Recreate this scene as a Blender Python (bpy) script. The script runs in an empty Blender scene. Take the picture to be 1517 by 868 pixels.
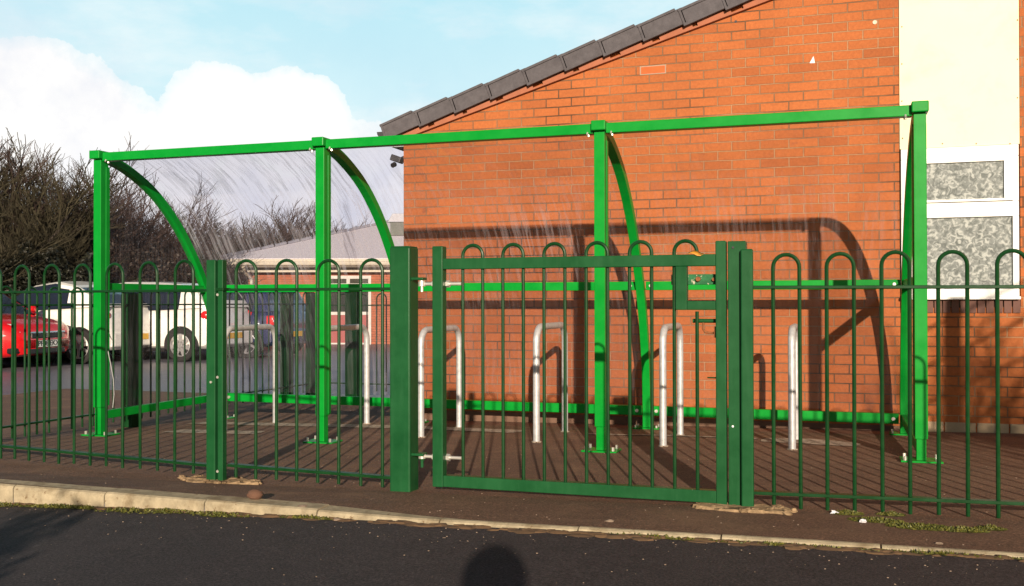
import bpy, bmesh, math, random
from mathutils import Vector, Matrix
random.seed(7)
PI = math.pi
scn = bpy.context.scene
col = scn.collection

# ------------------------------------------------------------------ camera solved from the photograph
FPX, YAW, PIT, ROL, CAMH = 1479.28, 0.31813, 0.00825, -0.00191, 0.90511
Fv = Vector((-math.sin(YAW)*math.cos(PIT), math.cos(YAW)*math.cos(PIT), math.sin(PIT)))
Rv = Vector((math.cos(YAW), math.sin(YAW), 0)); Uv = Rv.cross(Fv)
R2 = Rv*math.cos(ROL)+Uv*math.sin(ROL); U2 = -Rv*math.sin(ROL)+Uv*math.cos(ROL)
CO = Vector((0, 0, CAMH))
def ray(u, v): return Fv+R2*((u-758.5)/FPX)-U2*((v-434)/FPX)
def atY(u, v, Y): d = ray(u, v); return CO+d*(Y/d.y)
def at(u, v, D): return CO+ray(u, v)*D
cam = bpy.data.cameras.new('camera'); camo = bpy.data.objects.new('camera', cam); col.objects.link(camo)
cam.sensor_width = 36; cam.lens = FPX/1517*36; cam.clip_start = .02; cam.clip_end = 3000
M = Matrix((R2, U2, -Fv)).transposed().to_4x4(); M.translation = CO; camo.matrix_world = M
scn.camera = camo

# ------------------------------------------------------------------ terrain heights
SY = [(-400, .104), (3.44, .104), (3.45, .122), (4.1, .085), (6.05, 0), (7.9, -.055), (9.6, -.065), (18, -.13), (30, -.33), (60, -.5), (900, -.6)]
def lerp_tab(t, x):
    if x <= t[0][0]: return t[0][1]
    for (a, b), (c, d) in zip(t, t[1:]):
        if x <= c: return b+(d-b)*(x-a)/(c-a)
    return t[-1][1]
KX = [(-3.6, .050), (-2.6, .026), (-1.5, -.004), (1, -.014)]
RXT = [(-3.6, -.022), (-2.6, -.006), (-1.5, 0)]
def cx(x): return .0140*(max(-5.6, min(3, x))-.42)
def G(x, y):
    z = lerp_tab(SY, y)+cx(x)
    if y <= 3.445: z += lerp_tab(RXT, x)
    if 3.445 < y < 4.1: z += lerp_tab(KX, x)*(4.1-y)/.65
    return z
def groundpt(u, v):
    d = ray(u, v); t = 5.0
    for _ in range(40):
        p = CO+d*t; t = (G(p.x, p.y)-CAMH)/d.z
    return CO+d*t

# ------------------------------------------------------------------ materials
def newmat(name):
    m = bpy.data.materials.new(name); m.use_nodes = True
    nt = m.node_tree; b = nt.nodes['Principled BSDF']; return m, nt, b
def N(nt, t, **k):
    n = nt.nodes.new(t)
    for a, v in k.items():
        if a in n.inputs: n.inputs[a].default_value = v
        else: setattr(n, a, v)
    return n
def L(nt, a, b): nt.links.new(a, b)
def c4(c): return (c[0], c[1], c[2], 1)
def ramp(nt, fac, stops):
    r = nt.nodes.new('ShaderNodeValToRGB'); e = r.color_ramp.elements
    while len(e) < len(stops): e.new(.5)
    for i, (p, c) in enumerate(stops):
        e[i].position = p; e[i].color = c4(c) if hasattr(c, '__len__') else (c, c, c, 1)
    L(nt, fac, r.inputs[0]); return r.outputs[0]
def objco(nt):
    return nt.nodes.new('ShaderNodeTexCoord').outputs['Object']
def noise(nt, co, scale, detail=4, rough=.6, dist=0):
    n = N(nt, 'ShaderNodeTexNoise', Scale=scale, Detail=detail, Roughness=rough, Distortion=dist); L(nt, co, n.inputs['Vector']); return n.outputs['Fac']
def mixc(nt, fac, a, b, mode='MIX'):
    m = nt.nodes.new('ShaderNodeMix'); m.data_type = 'RGBA'; m.blend_type = mode
    for s, v in ((m.inputs[0], fac), (m.inputs[6], a), (m.inputs[7], b)):
        if hasattr(v, 'is_linked'): L(nt, v, s)
        elif hasattr(v, '__len__'): s.default_value = c4(v)
        else: s.default_value = v
    return m.outputs[2]
def mth(nt, op, a, b=0, c=None):
    m = nt.nodes.new('ShaderNodeMath'); m.operation = op
    for i, v in enumerate((a, b) if c is None else (a, b, c)):
        if hasattr(v, 'is_linked'): L(nt, v, m.inputs[i])
        else: m.inputs[i].default_value = v
    return m.outputs[0]
def bump(nt, b, h, st=.3, dist=.01):
    n = N(nt, 'ShaderNodeBump', Strength=st, Distance=dist); L(nt, h, n.inputs['Height']); L(nt, n.outputs[0], b.inputs['Normal'])

def paint(name, c, rough=.4, var=.18, scale=9, metallic=0, chips=None, bmp=.08, wear=None, spec=.16, stain=None):
    m, nt, b = newmat(name); co = objco(nt)
    n = noise(nt, co, scale, 6, .65)
    dark = [v*(1-var) for v in c]; lite = [min(1, v*(1+var)+.004) for v in c]
    cc = ramp(nt, n, [(.3, dark), (.7, lite)])
    if chips:
        f = ramp(nt, noise(nt, co, 38, 5, .7, .3), [(chips[1], 0), (chips[1]+.03, 1)])
        cc = mixc(nt, f, cc, chips[0])
    if stain:
        f = ramp(nt, noise(nt, co, stain[2], 6, .7, .5), [(stain[1], 0), (stain[1]+.16, stain[3])]); cc = mixc(nt, f, cc, stain[0])
    if wear:
        mp = N(nt, 'ShaderNodeMapping'); mp.inputs['Scale'].default_value = (30, 30, 3); L(nt, co, mp.inputs[0])
        f = ramp(nt, noise(nt, mp.outputs[0], 1.2, 5, .7), [(.5, 0), (.85, .22)])
        cc = mixc(nt, f, cc, wear)
    L(nt, cc, b.inputs['Base Color'])
    L(nt, mth(nt, 'MULTIPLY_ADD', n, .25, rough-.12), b.inputs['Roughness']); b.inputs['Specular IOR Level'].default_value = spec
    b.inputs['Metallic'].default_value = metallic
    bump(nt, b, noise(nt, co, 60, 3, .6), bmp, .002)
    return m
def plain(name, c, rough=.6, metallic=0, **k):
    m, nt, b = newmat(name); b.inputs['Roughness'].default_value = rough; b.inputs['Metallic'].default_value = metallic
    n = noise(nt, objco(nt), 14, 4)
    L(nt, ramp(nt, n, [(.3, [v*.88 for v in c]), (.7, [min(1, v*1.1) for v in c])]), b.inputs['Base Color'])
    for a, v in k.items(): b.inputs[a.replace('_', ' ')].default_value = v
    return m

def brickmat(name, plane='xz', c1=(.42, .126, .034), c2=(.29, .074, .024), mortar=(.42, .23, .12), bw=.2145, bh=.0715):
    m, nt, b = newmat(name); co = objco(nt)
    sp = nt.nodes.new('ShaderNodeSeparateXYZ'); L(nt, co, sp.inputs[0]); cb = nt.nodes.new('ShaderNodeCombineXYZ')
    L(nt, sp.outputs[0 if plane == 'xz' else 1], cb.inputs[0]); L(nt, sp.outputs[2], cb.inputs[1])
    wob = N(nt, 'ShaderNodeTexNoise', Scale=7.0, Detail=2.0); L(nt, co, wob.inputs['Vector'])
    vm = nt.nodes.new('ShaderNodeVectorMath'); vm.operation = 'MULTIPLY_ADD'
    L(nt, wob.outputs['Color'], vm.inputs[0]); vm.inputs[1].default_value = (.006, .006, 0); L(nt, cb.outputs[0], vm.inputs[2])
    br = nt.nodes.new('ShaderNodeTexBrick'); L(nt, vm.outputs[0], br.inputs['Vector'])
    br.offset = .5; br.inputs['Scale'].default_value = 1; br.inputs['Mortar Size'].default_value = .0048
    br.inputs['Mortar Smooth'].default_value = .25; br.inputs['Bias'].default_value = -.1
    br.inputs['Brick Width'].default_value = bw; br.inputs['Row Height'].default_value = bh
    br.inputs['Color1'].default_value = (0, 0, 0, 1); br.inputs['Color2'].default_value = (1, 1, 1, 1)
    bc = ramp(nt, br.outputs['Color'], [(0, [v*1.12 for v in c1]), (.7, c1), (.92, [(p*2+q)/3 for p, q in zip(c1, c2)]), (.985, c2), (1, [v*.72 for v in c2])])
    fine = noise(nt, co, 45, 6, .7)
    bc = mixc(nt, .55, bc, ramp(nt, fine, [(.25, (.55, .5, .48)), (.75, (1.2, 1.2, 1.2))]), 'MULTIPLY')
    sm = ramp(nt, noise(nt, co, 1.6, 5, .6), [(.35, (.86, .84, .83)), (.7, (1.08, 1.08, 1.08))])
    bc = mixc(nt, .8, bc, sm, 'MULTIPLY')
    blot = ramp(nt, noise(nt, co, 7.5, 3, .5), [(.70, 0), (.76, .5)])
    bc = mixc(nt, blot, bc, (.17, .06, .035))
    # mortar deeper and darker in some joints, pale in others
    mo = ramp(nt, noise(nt, co, 1.3, 3, .5), [(.38, [v*.24 for v in mortar]), (.6, mortar)])
    mo = mixc(nt, .6, mo, ramp(nt, fine, [(.2, (.6, .6, .6)), (.8, (1.15, 1.15, 1.15))]), 'MULTIPLY')
    cc = mixc(nt, br.outputs['Fac'], bc, mo)
    L(nt, cc, b.inputs['Base Color']); b.inputs['Roughness'].default_value = .88
    h = mth(nt, 'MULTIPLY_ADD', fine, .25, mth(nt, 'SUBTRACT', 1, br.outputs['Fac']))
    bump(nt, b, h, 1.0, .009)
    return m

def asphalt(name, ca, cb_, speck=(.42, .36, .3), rough=.8, st=1.0, stain=None, thr=.055, shine=.35):
    m, nt, b = newmat(name); co = objco(nt)
    big = noise(nt, co, 1.1, 5, .6); cc = ramp(nt, big, [(.3, ca), (.7, cb_)])
    f = noise(nt, co, 120, 4, .75)
    cc = mixc(nt, .9, cc, ramp(nt, f, [(.34, (.25, .25, .26)), (.52, (.95, .95, .95)), (.70, (2.3, 2.2, 2.1))]), 'MULTIPLY')
    f3 = noise(nt, co, 420, 2, .8); cc = mixc(nt, ramp(nt, f3, [(.66, 0), (.72, .75)]), cc, [v*.7 for v in speck])
    cc = mixc(nt, .5, cc, ramp(nt, noise(nt, co, 14, 4, .7), [(.3, (.7, .7, .7)), (.7, (1.25, 1.25, 1.25))]), 'MULTIPLY')
    vo = N(nt, 'ShaderNodeTexVoronoi', Scale=48.0); L(nt, co, vo.inputs['Vector'])
    keep = ramp(nt, noise(nt, co, 9, 3, .6), [(.5, 0), (.62, 1)])
    sp = mth(nt, 'MULTIPLY', ramp(nt, vo.outputs['Distance'], [(thr, 1), (thr+.05, 0)]), keep)
    cc = mixc(nt, sp, cc, speck)
    if stain:
        sf = ramp(nt, noise(nt, co, 2.6, 5, .65, .4), [(.5, 0), (.68, .55)])
        cc = mixc(nt, sf, cc, stain)
    L(nt, cc, b.inputs['Base Color']); b.inputs['Roughness'].default_value = rough
    b.inputs['Specular IOR Level'].default_value = shine
    bump(nt, b, mth(nt, 'ADD', f, mth(nt, 'MULTIPLY', sp, .6)), .55*st, .006)
    return m

GB = (.0005, .25, .024); GD = (.008, .074, .022)
m_bright = paint('bright_green_paint', GB, .34, .08)
m_dark = paint('dark_green_paint', GD, .36, .2, 6, chips=((.35, .42, .33), .735), wear=(.05, .16, .075))
m_fence = paint('fence_green_paint', (.004, .042, .010), .36, .2, 12, chips=((.28, .33, .25), .76))
m_rust = paint('rust', (.22, .085, .035), .8, .4, 60)
m_old = paint('worn_plate_paint', (.02, .13, .05), .45, .3, 40, chips=((.48, .43, .32), .56))
m_galv = paint('galvanised_steel', (.52, .52, .53), .42, .2, 22, metallic=.35)
m_bolt = plain('zinc_bolt', (.75, .72, .66), .35, .6)
m_brick = brickmat('orange_brick_front')
m_brick_side = brickmat('orange_brick_side', 'yz')
m_brick_far = brickmat('far_red_brick', c1=(.46, .14, .065), c2=(.34, .095, .05), bw=.225, bh=.075)
m_plinth = plain('pale_plinth_render', (.42, .31, .2), .9)
m_tile = paint('grey_roof_tile', (.095, .088, .097), .75, .2, 20, bmp=.4)
m_mortar = plain('verge_mortar', (.36, .13, .07), .9)
m_cream = paint('cream_cladding', (.84, .79, .53), .45, .05, 1.6, stain=((.62, .54, .34), .52, 3, .35))
m_upvc = plain('white_upvc', (.86, .86, .83), .3)
m_gutter = plain('dark_gutter_plastic', (.05, .05, .055), .4)
m_concrete = paint('kerb_concrete', (.38, .32, .215), .85, .3, 16, bmp=.5, chips=((.2, .14, .08), .62), stain=((.19, .14, .08), .48, 7, .7))
m_pad = paint('pale_concrete_pad', (.40, .33, .26), .85, .35, 12, bmp=.5, chips=((.13, .09, .065), .56))
m_collar = paint('broken_concrete', (.29, .20, .115), .95, .45, 25, bmp=1, stain=((.10, .065, .035), .45, 14, .8))
m_path = asphalt('brown_path_asphalt', (.145, .080, .052), (.21, .122, .078), stain=(.27, .16, .095), thr=.02)
m_road = asphalt('dark_road_asphalt', (.040, .034, .037), (.062, .051, .053), thr=.015, shine=.3)
m_park = asphalt('grey_car_park_asphalt', (.115, .115, .145), (.16, .157, .19), rough=.42, shine=.8)
m_rock = plain('brown_stone', (.13, .065, .04), .95)
m_pebble = plain('pale_pebble', (.27, .2, .145), .9)
m_dirt = plain('brown_dirt', (.12, .07, .035), 1)
m_litter = plain('white_litter', (.8, .8, .85), .6)
m_leafo = plain('orange_leaf', (.62, .27, .03), .5)
m_black = plain('black_plastic', (.012, .012, .014), .45)
m_tyre = plain('tyre_rubber', (.018, .017, .017), .85)
m_alloy = plain('silver_alloy', (.62, .62, .62), .3, .7)
m_chrome = plain('chrome', (.8, .8, .82), .12, 1)
m_red = plain('red_car_paint', (.62, .008, .012), .25, 0, Coat_Weight=1)
m_white = plain('white_car_paint', (.78, .77, .72), .3, 0, Coat_Weight=.6)
m_blue = plain('dark_blue_car_paint', (.012, .02, .075), .25, 0, Coat_Weight=1)
m_carglass = plain('car_glass', (.012, .016, .028), .06, 0, Specular_IOR_Level=.7)
m_lampred = plain('red_lamp', (.65, .012, .015), .2)
m_lampclear = plain('clear_lamp', (.75, .75, .75), .12, .4)
m_yplate = plain('yellow_plate', (.75, .42, .03), .5)
m_wplate = plain('white_plate', (.8, .8, .76), .5)
m_bark = plain('bark', (.05, .038, .03), .95)
m_twig = plain('twig', (.065, .041, .034), .9)
m_twigg = plain('mossy_twig', (.04, .033, .016), .9)
m_metalroof = plain('pale_grey_roof_sheet', (.68, .65, .68), .7)
m_creamtrim = plain('cream_trim', (.62, .56, .42), .6)
m_doorred = plain('red_door_panel', (.32, .04, .03), .5)
m_dglass = plain('dark_window_glass', (.03, .035, .03), .12)
m_room = plain('dull_room_wall', (.22, .21, .19), .9)
m_teal = plain('teal_print', (.08, .42, .42), .6)
m_skin = plain('skin', (.5, .28, .2), .5)
m_cloth = plain('dark_coat', (.03, .03, .045), .9)
m_hair = plain('brown_hair', (.05, .03, .02), .8)

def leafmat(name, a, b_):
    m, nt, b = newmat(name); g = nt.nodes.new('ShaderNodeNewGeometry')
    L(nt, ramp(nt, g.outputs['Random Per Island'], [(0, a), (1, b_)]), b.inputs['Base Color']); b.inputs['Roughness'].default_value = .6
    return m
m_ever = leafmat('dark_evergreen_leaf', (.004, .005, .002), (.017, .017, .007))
m_bramble = leafmat('brown_bramble', (.012, .008, .006), (.042, .027, .018))
m_moss = leafmat('moss', (.04, .055, .008), (.16, .15, .025))

def clearmat(k, tint=(.9, .895, .93), base=.028):
    m, nt, b = newmat('clear_polycarbonate')
    tc = nt.nodes.new('ShaderNodeUVMap'); tc.uv_map = 'arc'
    mp = N(nt, 'ShaderNodeMapping'); mp.inputs['Scale'].default_value = (16, .9, 1); L(nt, tc.outputs[0], mp.inputs[0])
    dn = N(nt, 'ShaderNodeTexNoise', Scale=3.0, Detail=2.0); L(nt, tc.outputs[0], dn.inputs['Vector'])
    vm = nt.nodes.new('ShaderNodeVectorMath'); vm.operation = 'MULTIPLY_ADD'; L(nt, dn.outputs['Color'], vm.inputs[0]); vm.inputs[1].default_value = (.7, .3, 0); L(nt, mp.outputs[0], vm.inputs[2])
    st = noise(nt, vm.outputs[0], 2.2, 5, .65)
    fa = ramp(nt, st, [(.465, 0), (.535, .5), (.64, 1)])
    patch = ramp(nt, noise(nt, tc.outputs[0], 1.3, 3, .5), [(.4, .25), (.65, 1)])
    spk = N(nt, 'ShaderNodeTexVoronoi', Scale=85.0); L(nt, tc.outputs[0], spk.inputs['Vector'])
    spots = mth(nt, 'MULTIPLY', ramp(nt, spk.outputs['Distance'], [(.1, 1), (.16, 0)]), ramp(nt, noise(nt, tc.outputs[0], 6, 2), [(.5, 0), (.65, .5)]))
    sx = nt.nodes.new('ShaderNodeSeparateXYZ'); L(nt, tc.outputs[0], sx.inputs[0])
    fade = ramp(nt, sx.outputs[1], [(0, .7), (.6, 1), (.85, .75), (1, .25)])
    mr = N(nt, 'ShaderNodeMapRange'); mr.inputs[2].default_value = 1.9; L(nt, sx.outputs[1], mr.inputs[0]); nt.links.new(mr.outputs[0], fade.node.inputs[0])
    dirt = mth(nt, 'MULTIPLY_ADD', mth(nt, 'MULTIPLY', mth(nt, 'MULTIPLY', fa, patch), fade), k, base)
    dirt = mth(nt, 'MULTIPLY_ADD', spots, .09, dirt)
    tr = N(nt, 'ShaderNodeBsdfTransparent'); tr.inputs[0].default_value = c4(tint)
    gl = N(nt, 'ShaderNodeBsdfGlossy'); gl.inputs['Roughness'].default_value = .08
    fr = N(nt, 'ShaderNodeLayerWeight'); fr.inputs[0].default_value = .5
    m1 = nt.nodes.new('ShaderNodeMixShader'); L(nt, mth(nt, 'MULTIPLY_ADD', mth(nt, 'POWER', fr.outputs['Facing'], 4.0), .45, .03), m1.inputs[0]); L(nt, tr.outputs[0], m1.inputs[1]); L(nt, gl.outputs[0], m1.inputs[2])
    df = N(nt, 'ShaderNodeBsdfDiffuse'); df.inputs[0].default_value = (.78, .76, .85, 1)
    tl = N(nt, 'ShaderNodeBsdfTranslucent'); tl.inputs[0].default_value = (.75, .75, .82, 1)
    dd = nt.nodes.new('ShaderNodeMixShader'); dd.inputs[0].default_value = .45; L(nt, df.outputs[0], dd.inputs[1]); L(nt, tl.outputs[0], dd.inputs[2])
    m2 = nt.nodes.new('ShaderNodeMixShader'); L(nt, dirt, m2.inputs[0]); L(nt, m1.outputs[0], m2.inputs[1]); L(nt, dd.outputs[0], m2.inputs[2])
    L(nt, m2.outputs[0], nt.nodes['Material Output'].inputs[0]); return m
m_clears = [clearmat(.62, (.76, .75, .83), .04), clearmat(.34, (.84, .83, .90), .022), clearmat(.16, (.95, .94, .96), .012), clearmat(.08, (.90, .89, .92), .012)]
def obscure():
    m, nt, b = newmat('obscure_patterned_glass'); co = objco(nt)
    n1 = N(nt, 'ShaderNodeTexNoise', Scale=30.0, Detail=3.0, Distortion=1.0); L(nt, co, n1.inputs['Vector'])
    L(nt, ramp(nt, n1.outputs['Fac'], [(.34, (.13, .15, .145)), (.5, (.24, .265, .26)), (.64, (.48, .51, .49))]), b.inputs['Base Color']); b.inputs['Roughness'].default_value = .5; b.inputs['Specular IOR Level'].default_value = .25  # mottled base colour stands in for pale reflections in the patterned glass
    b.inputs['Metallic'].default_value = 0
    bump(nt, b, n1.outputs['Fac'], .3, .012)
    tr = N(nt, 'ShaderNodeBsdfTransparent'); mx = nt.nodes.new('ShaderNodeMixShader'); mx.inputs[0].default_value = .8
    L(nt, tr.outputs[0], mx.inputs[1]); L(nt, b.outputs[0], mx.inputs[2]); L(nt, mx.outputs[0], nt.nodes['Material Output'].inputs[0])
    return m
m_obscure = obscure()

# ------------------------------------------------------------------ mesh helpers
class MB:
    def __init__(s): s.v = []; s.f = []; s.m = []; s.pc = []
    def add(s, vs, fs, mi=0):
        o = len(s.v); s.pc.append((o, len(s.f))); s.v += [tuple(v) for v in vs]; s.f += [tuple(i+o for i in f) for f in fs]; s.m += [mi]*len(fs); return s
    def box(s, x0, x1, y0, y1, z0, z1, mi=0, T=None):
        vs = [Vector((x, y, z)) for x in (x0, x1) for y in (y0, y1) for z in (z0, z1)]
        if T: vs = [T@v for v in vs]
        return s.add(vs, [(0, 1, 3, 2), (4, 6, 7, 5), (0, 4, 5, 1), (2, 3, 7, 6), (0, 2, 6, 4), (1, 5, 7, 3)], mi)
    def tube(s, pts, r, seg=8, mi=0, cap=True):
        pts = [Vector(p) for p in pts]; n = len(pts); rr = r if hasattr(r, '__len__') else [r]*n
        vs = []; up = None
        for i, p in enumerate(pts):
            d = (pts[min(i+1, n-1)]-pts[max(i-1, 0)]).normalized()
            if up is None:
                a = Vector((0, 0, 1)) if abs(d.z) < .9 else Vector((1, 0, 0)); up = (a-d*a.dot(d)).normalized()
            else:
                up = (up-d*up.dot(d)).normalized()
            sd = d.cross(up)
            for k in range(seg):
                t = 2*PI*k/seg; vs.append(p+(up*math.cos(t)+sd*math.sin(t))*rr[i])
        fs = [(i*seg+k, i*seg+(k+1) % seg, (i+1)*seg+(k+1) % seg, (i+1)*seg+k) for i in range(n-1) for k in range(seg)]
        if cap: fs += [tuple(reversed(range(seg))), tuple(range((n-1)*seg, n*seg))]
        return s.add(vs, fs, mi)
    def cyl(s, a, b, r, seg=16, mi=0): return s.tube([a, b], r, seg, mi)
    def sweep(s, pts, hw, ht, side, mi=0):
        # rectangular section swept along pts; side = unit width direction
        vs = []; n = len(pts); pts = [Vector(p) for p in pts]; side = Vector(side)
        for i, p in enumerate(pts):
            d = (pts[min(i+1, n-1)]-pts[max(i-1, 0)]).normalized(); nn = side.cross(d).normalized()
            for a, b in ((-1, -1), (1, -1), (1, 1), (-1, 1)): vs.append(p+side*hw*a+nn*ht*b)
        fs = [(i*4+k, i*4+(k+1) % 4, (i+1)*4+(k+1) % 4, (i+1)*4+k) for i in range(n-1) for k in range(4)]
        fs += [(3, 2, 1, 0), tuple(range((n-1)*4, n*4))]
        return s.add(vs, fs, mi)
    def prism(s, poly, z0, z1, T=None, mi=0):
        n = len(poly); vs = [Vector((x, y, z0)) for x, y in poly]+[Vector((x, y, z1)) for x, y in poly]
        if T: vs = [T@v for v in vs]
        return s.add(vs, [tuple(reversed(range(n))), tuple(range(n, 2*n))]+[(i, (i+1) % n, n+(i+1) % n, n+i) for i in range(n)], mi)
    def blob(s, c, rx, ry, rz, seg=10, rings=6, jit=.15, mi=0):
        vs = []; c = Vector(c)
        for i in range(rings+1):
            ph = PI*i/rings
            for k in range(seg):
                t = 2*PI*k/seg; j = 1+random.uniform(-jit, jit)
                vs.append(c+Vector((rx*math.sin(ph)*math.cos(t)*j, ry*math.sin(ph)*math.sin(t)*j, rz*math.cos(ph)*j if 0 < i < rings else rz*math.cos(ph))))
        return s.add(vs, [(i*seg+k, (i+1)*seg+k, (i+1)*seg+(k+1) % seg, i*seg+(k+1) % seg) for i in range(rings) for k in range(seg)], mi)
    def each(s, name, mats, parent=None, smooth=False, bevel=0):
        ends = s.pc[1:]+[(len(s.v), len(s.f))]
        for (v0, f0), (v1, f1) in zip(s.pc, ends):
            m = MB(); m.v = s.v[v0:v1]; m.f = [tuple(i-v0 for i in f) for f in s.f[f0:f1]]; m.m = s.m[f0:f1]; m.build(name, mats, parent, smooth, bevel)
    def build(s, name, mats, parent=None, smooth=False, bevel=0, origin=None):
        me = bpy.data.meshes.new(name); off = Vector(parent['_o'] if parent and '_o' in parent else (origin or (0, 0, 0)))
        me.from_pydata([tuple(Vector(v)-off) for v in s.v], [], s.f)
        mats = mats if isinstance(mats, (list, tuple)) else [mats]
        for m in mats: me.materials.append(m)
        me.polygons.foreach_set('material_index', s.m)
        bm = bmesh.new(); bm.from_mesh(me); bmesh.ops.recalc_face_normals(bm, faces=bm.faces)
        bm.to_mesh(me); bm.free()
        if smooth:
            me.polygons.foreach_set('use_smooth', [True]*len(me.polygons))
            try: me.set_sharp_from_angle(angle=math.radians(40))
            except Exception: pass
        o = bpy.data.objects.new(name, me); col.objects.link(o)
        if parent: o.parent = parent; o['_o'] = tuple(off)
        elif origin: o.location = origin; o['_o'] = tuple(off)
        if bevel:
            b = o.modifiers.new('bevel', 'BEVEL'); b.width = bevel; b.segments = 2; b.limit_method = 'ANGLE'; b.angle_limit = math.radians(50)
        return o
def tag(o, label=None, cat=None, group=None, kind=None):
    for k, v in (('label', label), ('category', cat), ('group', group), ('kind', kind)):
        if v: o[k] = v
    return o
def thing(name, loc, label, cat, group=None):
    o = bpy.data.objects.new(name, None); o.empty_display_size = .1; o.location = loc; col.objects.link(o); o['_o'] = tuple(loc)
    return tag(o, label, cat, group)
def copy_tree(o, parent=None):
    c = o.copy(); col.objects.link(c); c.parent = parent
    for ch in [k for k in bpy.data.objects if k.parent == o]: copy_tree(ch, c)
    return c
def rotz(a, loc=(0, 0, 0)): return Matrix.Translation(loc)@Matrix.Rotation(a, 4, 'Z')

def sheet(name, xs, ys, zf, mat, kind='structure'):
    mb = MB(); vs = [(x, y, zf(x, y)) for y in ys for x in xs]; nx = len(xs)
    mb.add(vs, [(j*nx+i, j*nx+i+1, (j+1)*nx+i+1, (j+1)*nx+i) for j in range(len(ys)-1) for i in range(nx-1)])
    o = mb.build(name, mat); tag(o, kind=kind); return o
def frange(a, b, n): return [a+(b-a)*i/n for i in range(n+1)]

# ================================================================== SETTING
kx = [-5.6, -3.6, -2.6, -1.5, 1, 3]
def gz(x, y):
    return G(x, y)-.015
xs = [-900, -200, -60, -30, -15, -9]+kx+[6, 15, 60, 300, 900]
ys = [-600, -60, -10, 0, 2, 3.44, 3.45, 4.1, 6.05, 7.9, 9.6, 12, 15, 18, 24, 30, 45, 60, 120, 900]
sheet('ground', xs, ys, gz, m_park)
sheet('road', [-60, -20, -9]+kx+[6, 20, 60], [-9, -4, 0, 2, 3.44], lambda x, y: G(x, min(y, 3.44)), m_road)
sheet('path', [-9, -7]+kx+[4.5, 8], [3.462, 3.8, 4.1, 5, 6.05, 7, 7.9, 9.6, 9.9], lambda x, y: G(x, y), m_path)
# kerb, one stone every half metre, dropped towards the right
kb = MB(); X = -8.9
JX = [-3.41, -2.93, -2.44, -1.93, -1.42, -.89, -.39, .12, .62]
edges = [JX[0]-.5*i for i in range(11, 0, -1)]+JX+[JX[-1]+.5*i for i in range(1, 10)]
for a, b in zip(edges, edges[1:]):
    n = 5; prev = None; rows = []
    jz = random.uniform(-.002, .003)
    for i in range(n+1):
        x = a+.003+(b-a-.006)*i/n; zt = G(x, 3.5)+.006+jz; zb = G(x, 3.40)-.05; yb = 3.547 if x < -1.9 else 3.547-.072*min(1, (x+1.9)/.6)
        rows.append([(x, 3.44, zb), (x, 3.44, zt-.016), (x, 3.446, zt-.006), (x, 3.456, zt-.001), (x, yb-.007, zt), (x, yb, zt-.004), (x, yb, zb)])
    vs = [p for r in rows for p in r]; m_ = 7
    fs = [(i*m_+k, i*m_+(k+1) % m_, (i+1)*m_+(k+1) % m_, (i+1)*m_+k) for i in range(n) for k in range(m_)]
    fs += [tuple(range(m_)), tuple(reversed(range(n*m_, (n+1)*m_)))]
    kb.add(vs, fs)
tag(kb.build('kerb', m_concrete), kind='structure')
jb = MB().box(edges[0], edges[-1], 3.446, 3.54, -.2, -.04)
# dirt line packed along the kerb foot
dm = MB()
for i in range(420):
    x = random.uniform(-3.9, 3); w = random.uniform(.01, .05)
    dm.blob((x, 3.435-abs(random.gauss(0, .018)), G(x, 3.4)), w, w*.5, random.uniform(.002, .009), 7, 4, .3)
tag(dm.build('dirt', m_dirt, smooth=True), kind='stuff', label='brown grit packed along the foot of the kerb', cat='dirt')

# pale concrete patches round the rack feet
def patch(name, pts, mat, off=.004, h=0):
    n = len(pts); c = Vector((sum(p[0] for p in pts)/n, sum(p[1] for p in pts)/n))
    out = []
    for i in range(n):
        a, b = Vector(pts[i]), Vector(pts[(i+1) % n])
        for k in range(7):
            q = a.lerp(b, k/7); out.append(q+Vector((random.uniform(-.015, .015), random.uniform(-.012, .012))))
    mb = MB(); m = len(out)
    vs = [(q.x, q.y, G(q.x, q.y)+off+h+(random.uniform(-.006, .004) if h else 0)) for q in out]+[(c.x, c.y, G(c.x, c.y)+off+h)]
    fs = [(i, (i+1) % m, m) for i in range(m)]
    for _ in range(45 if h else 0):
        q = c+(random.choice(out)-c)*random.uniform(.55, 1.12); r = random.uniform(.004, .014)
        mb.blob((q.x, q.y, G(q.x, q.y)+h*.6), r*1.4, r, r*.8, 7, 5, .35)
    if h:
        vs += [(q.x+(q.x-c.x)*.04, q.y+(q.y-c.y)*.04, G(q.x, q.y)-.01) for q in out]
        fs += [(i, m+1+i, m+1+(i+1) % m, (i+1) % m) for i in range(m)]
    mb.add(vs, fs); return mb.build(name, mat)
for pts in ([(-5.15, 7.02), (-4.2, 7.05), (-3.2, 7.1), (-2.3, 6.98), (-2.25, 7.2), (-3.3, 7.33), (-5.1, 7.25)],
            [(-1.75, 7.02), (-1.0, 7.06), (-.55, 7.0), (-.55, 7.06), (-1.1, 7.13), (-1.75, 7.08)],
            [(-.52, 6.85), (0.1, 6.72), (.12, 6.9), (-.2, 7.12), (-.5, 7.1)],
            [(-4.9, 6.35), (-4.1, 6.4), (-4.15, 6.62), (-4.85, 6.6)]):
    tag(patch('concrete_patch', pts, m_pad), kind='structure')

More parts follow.
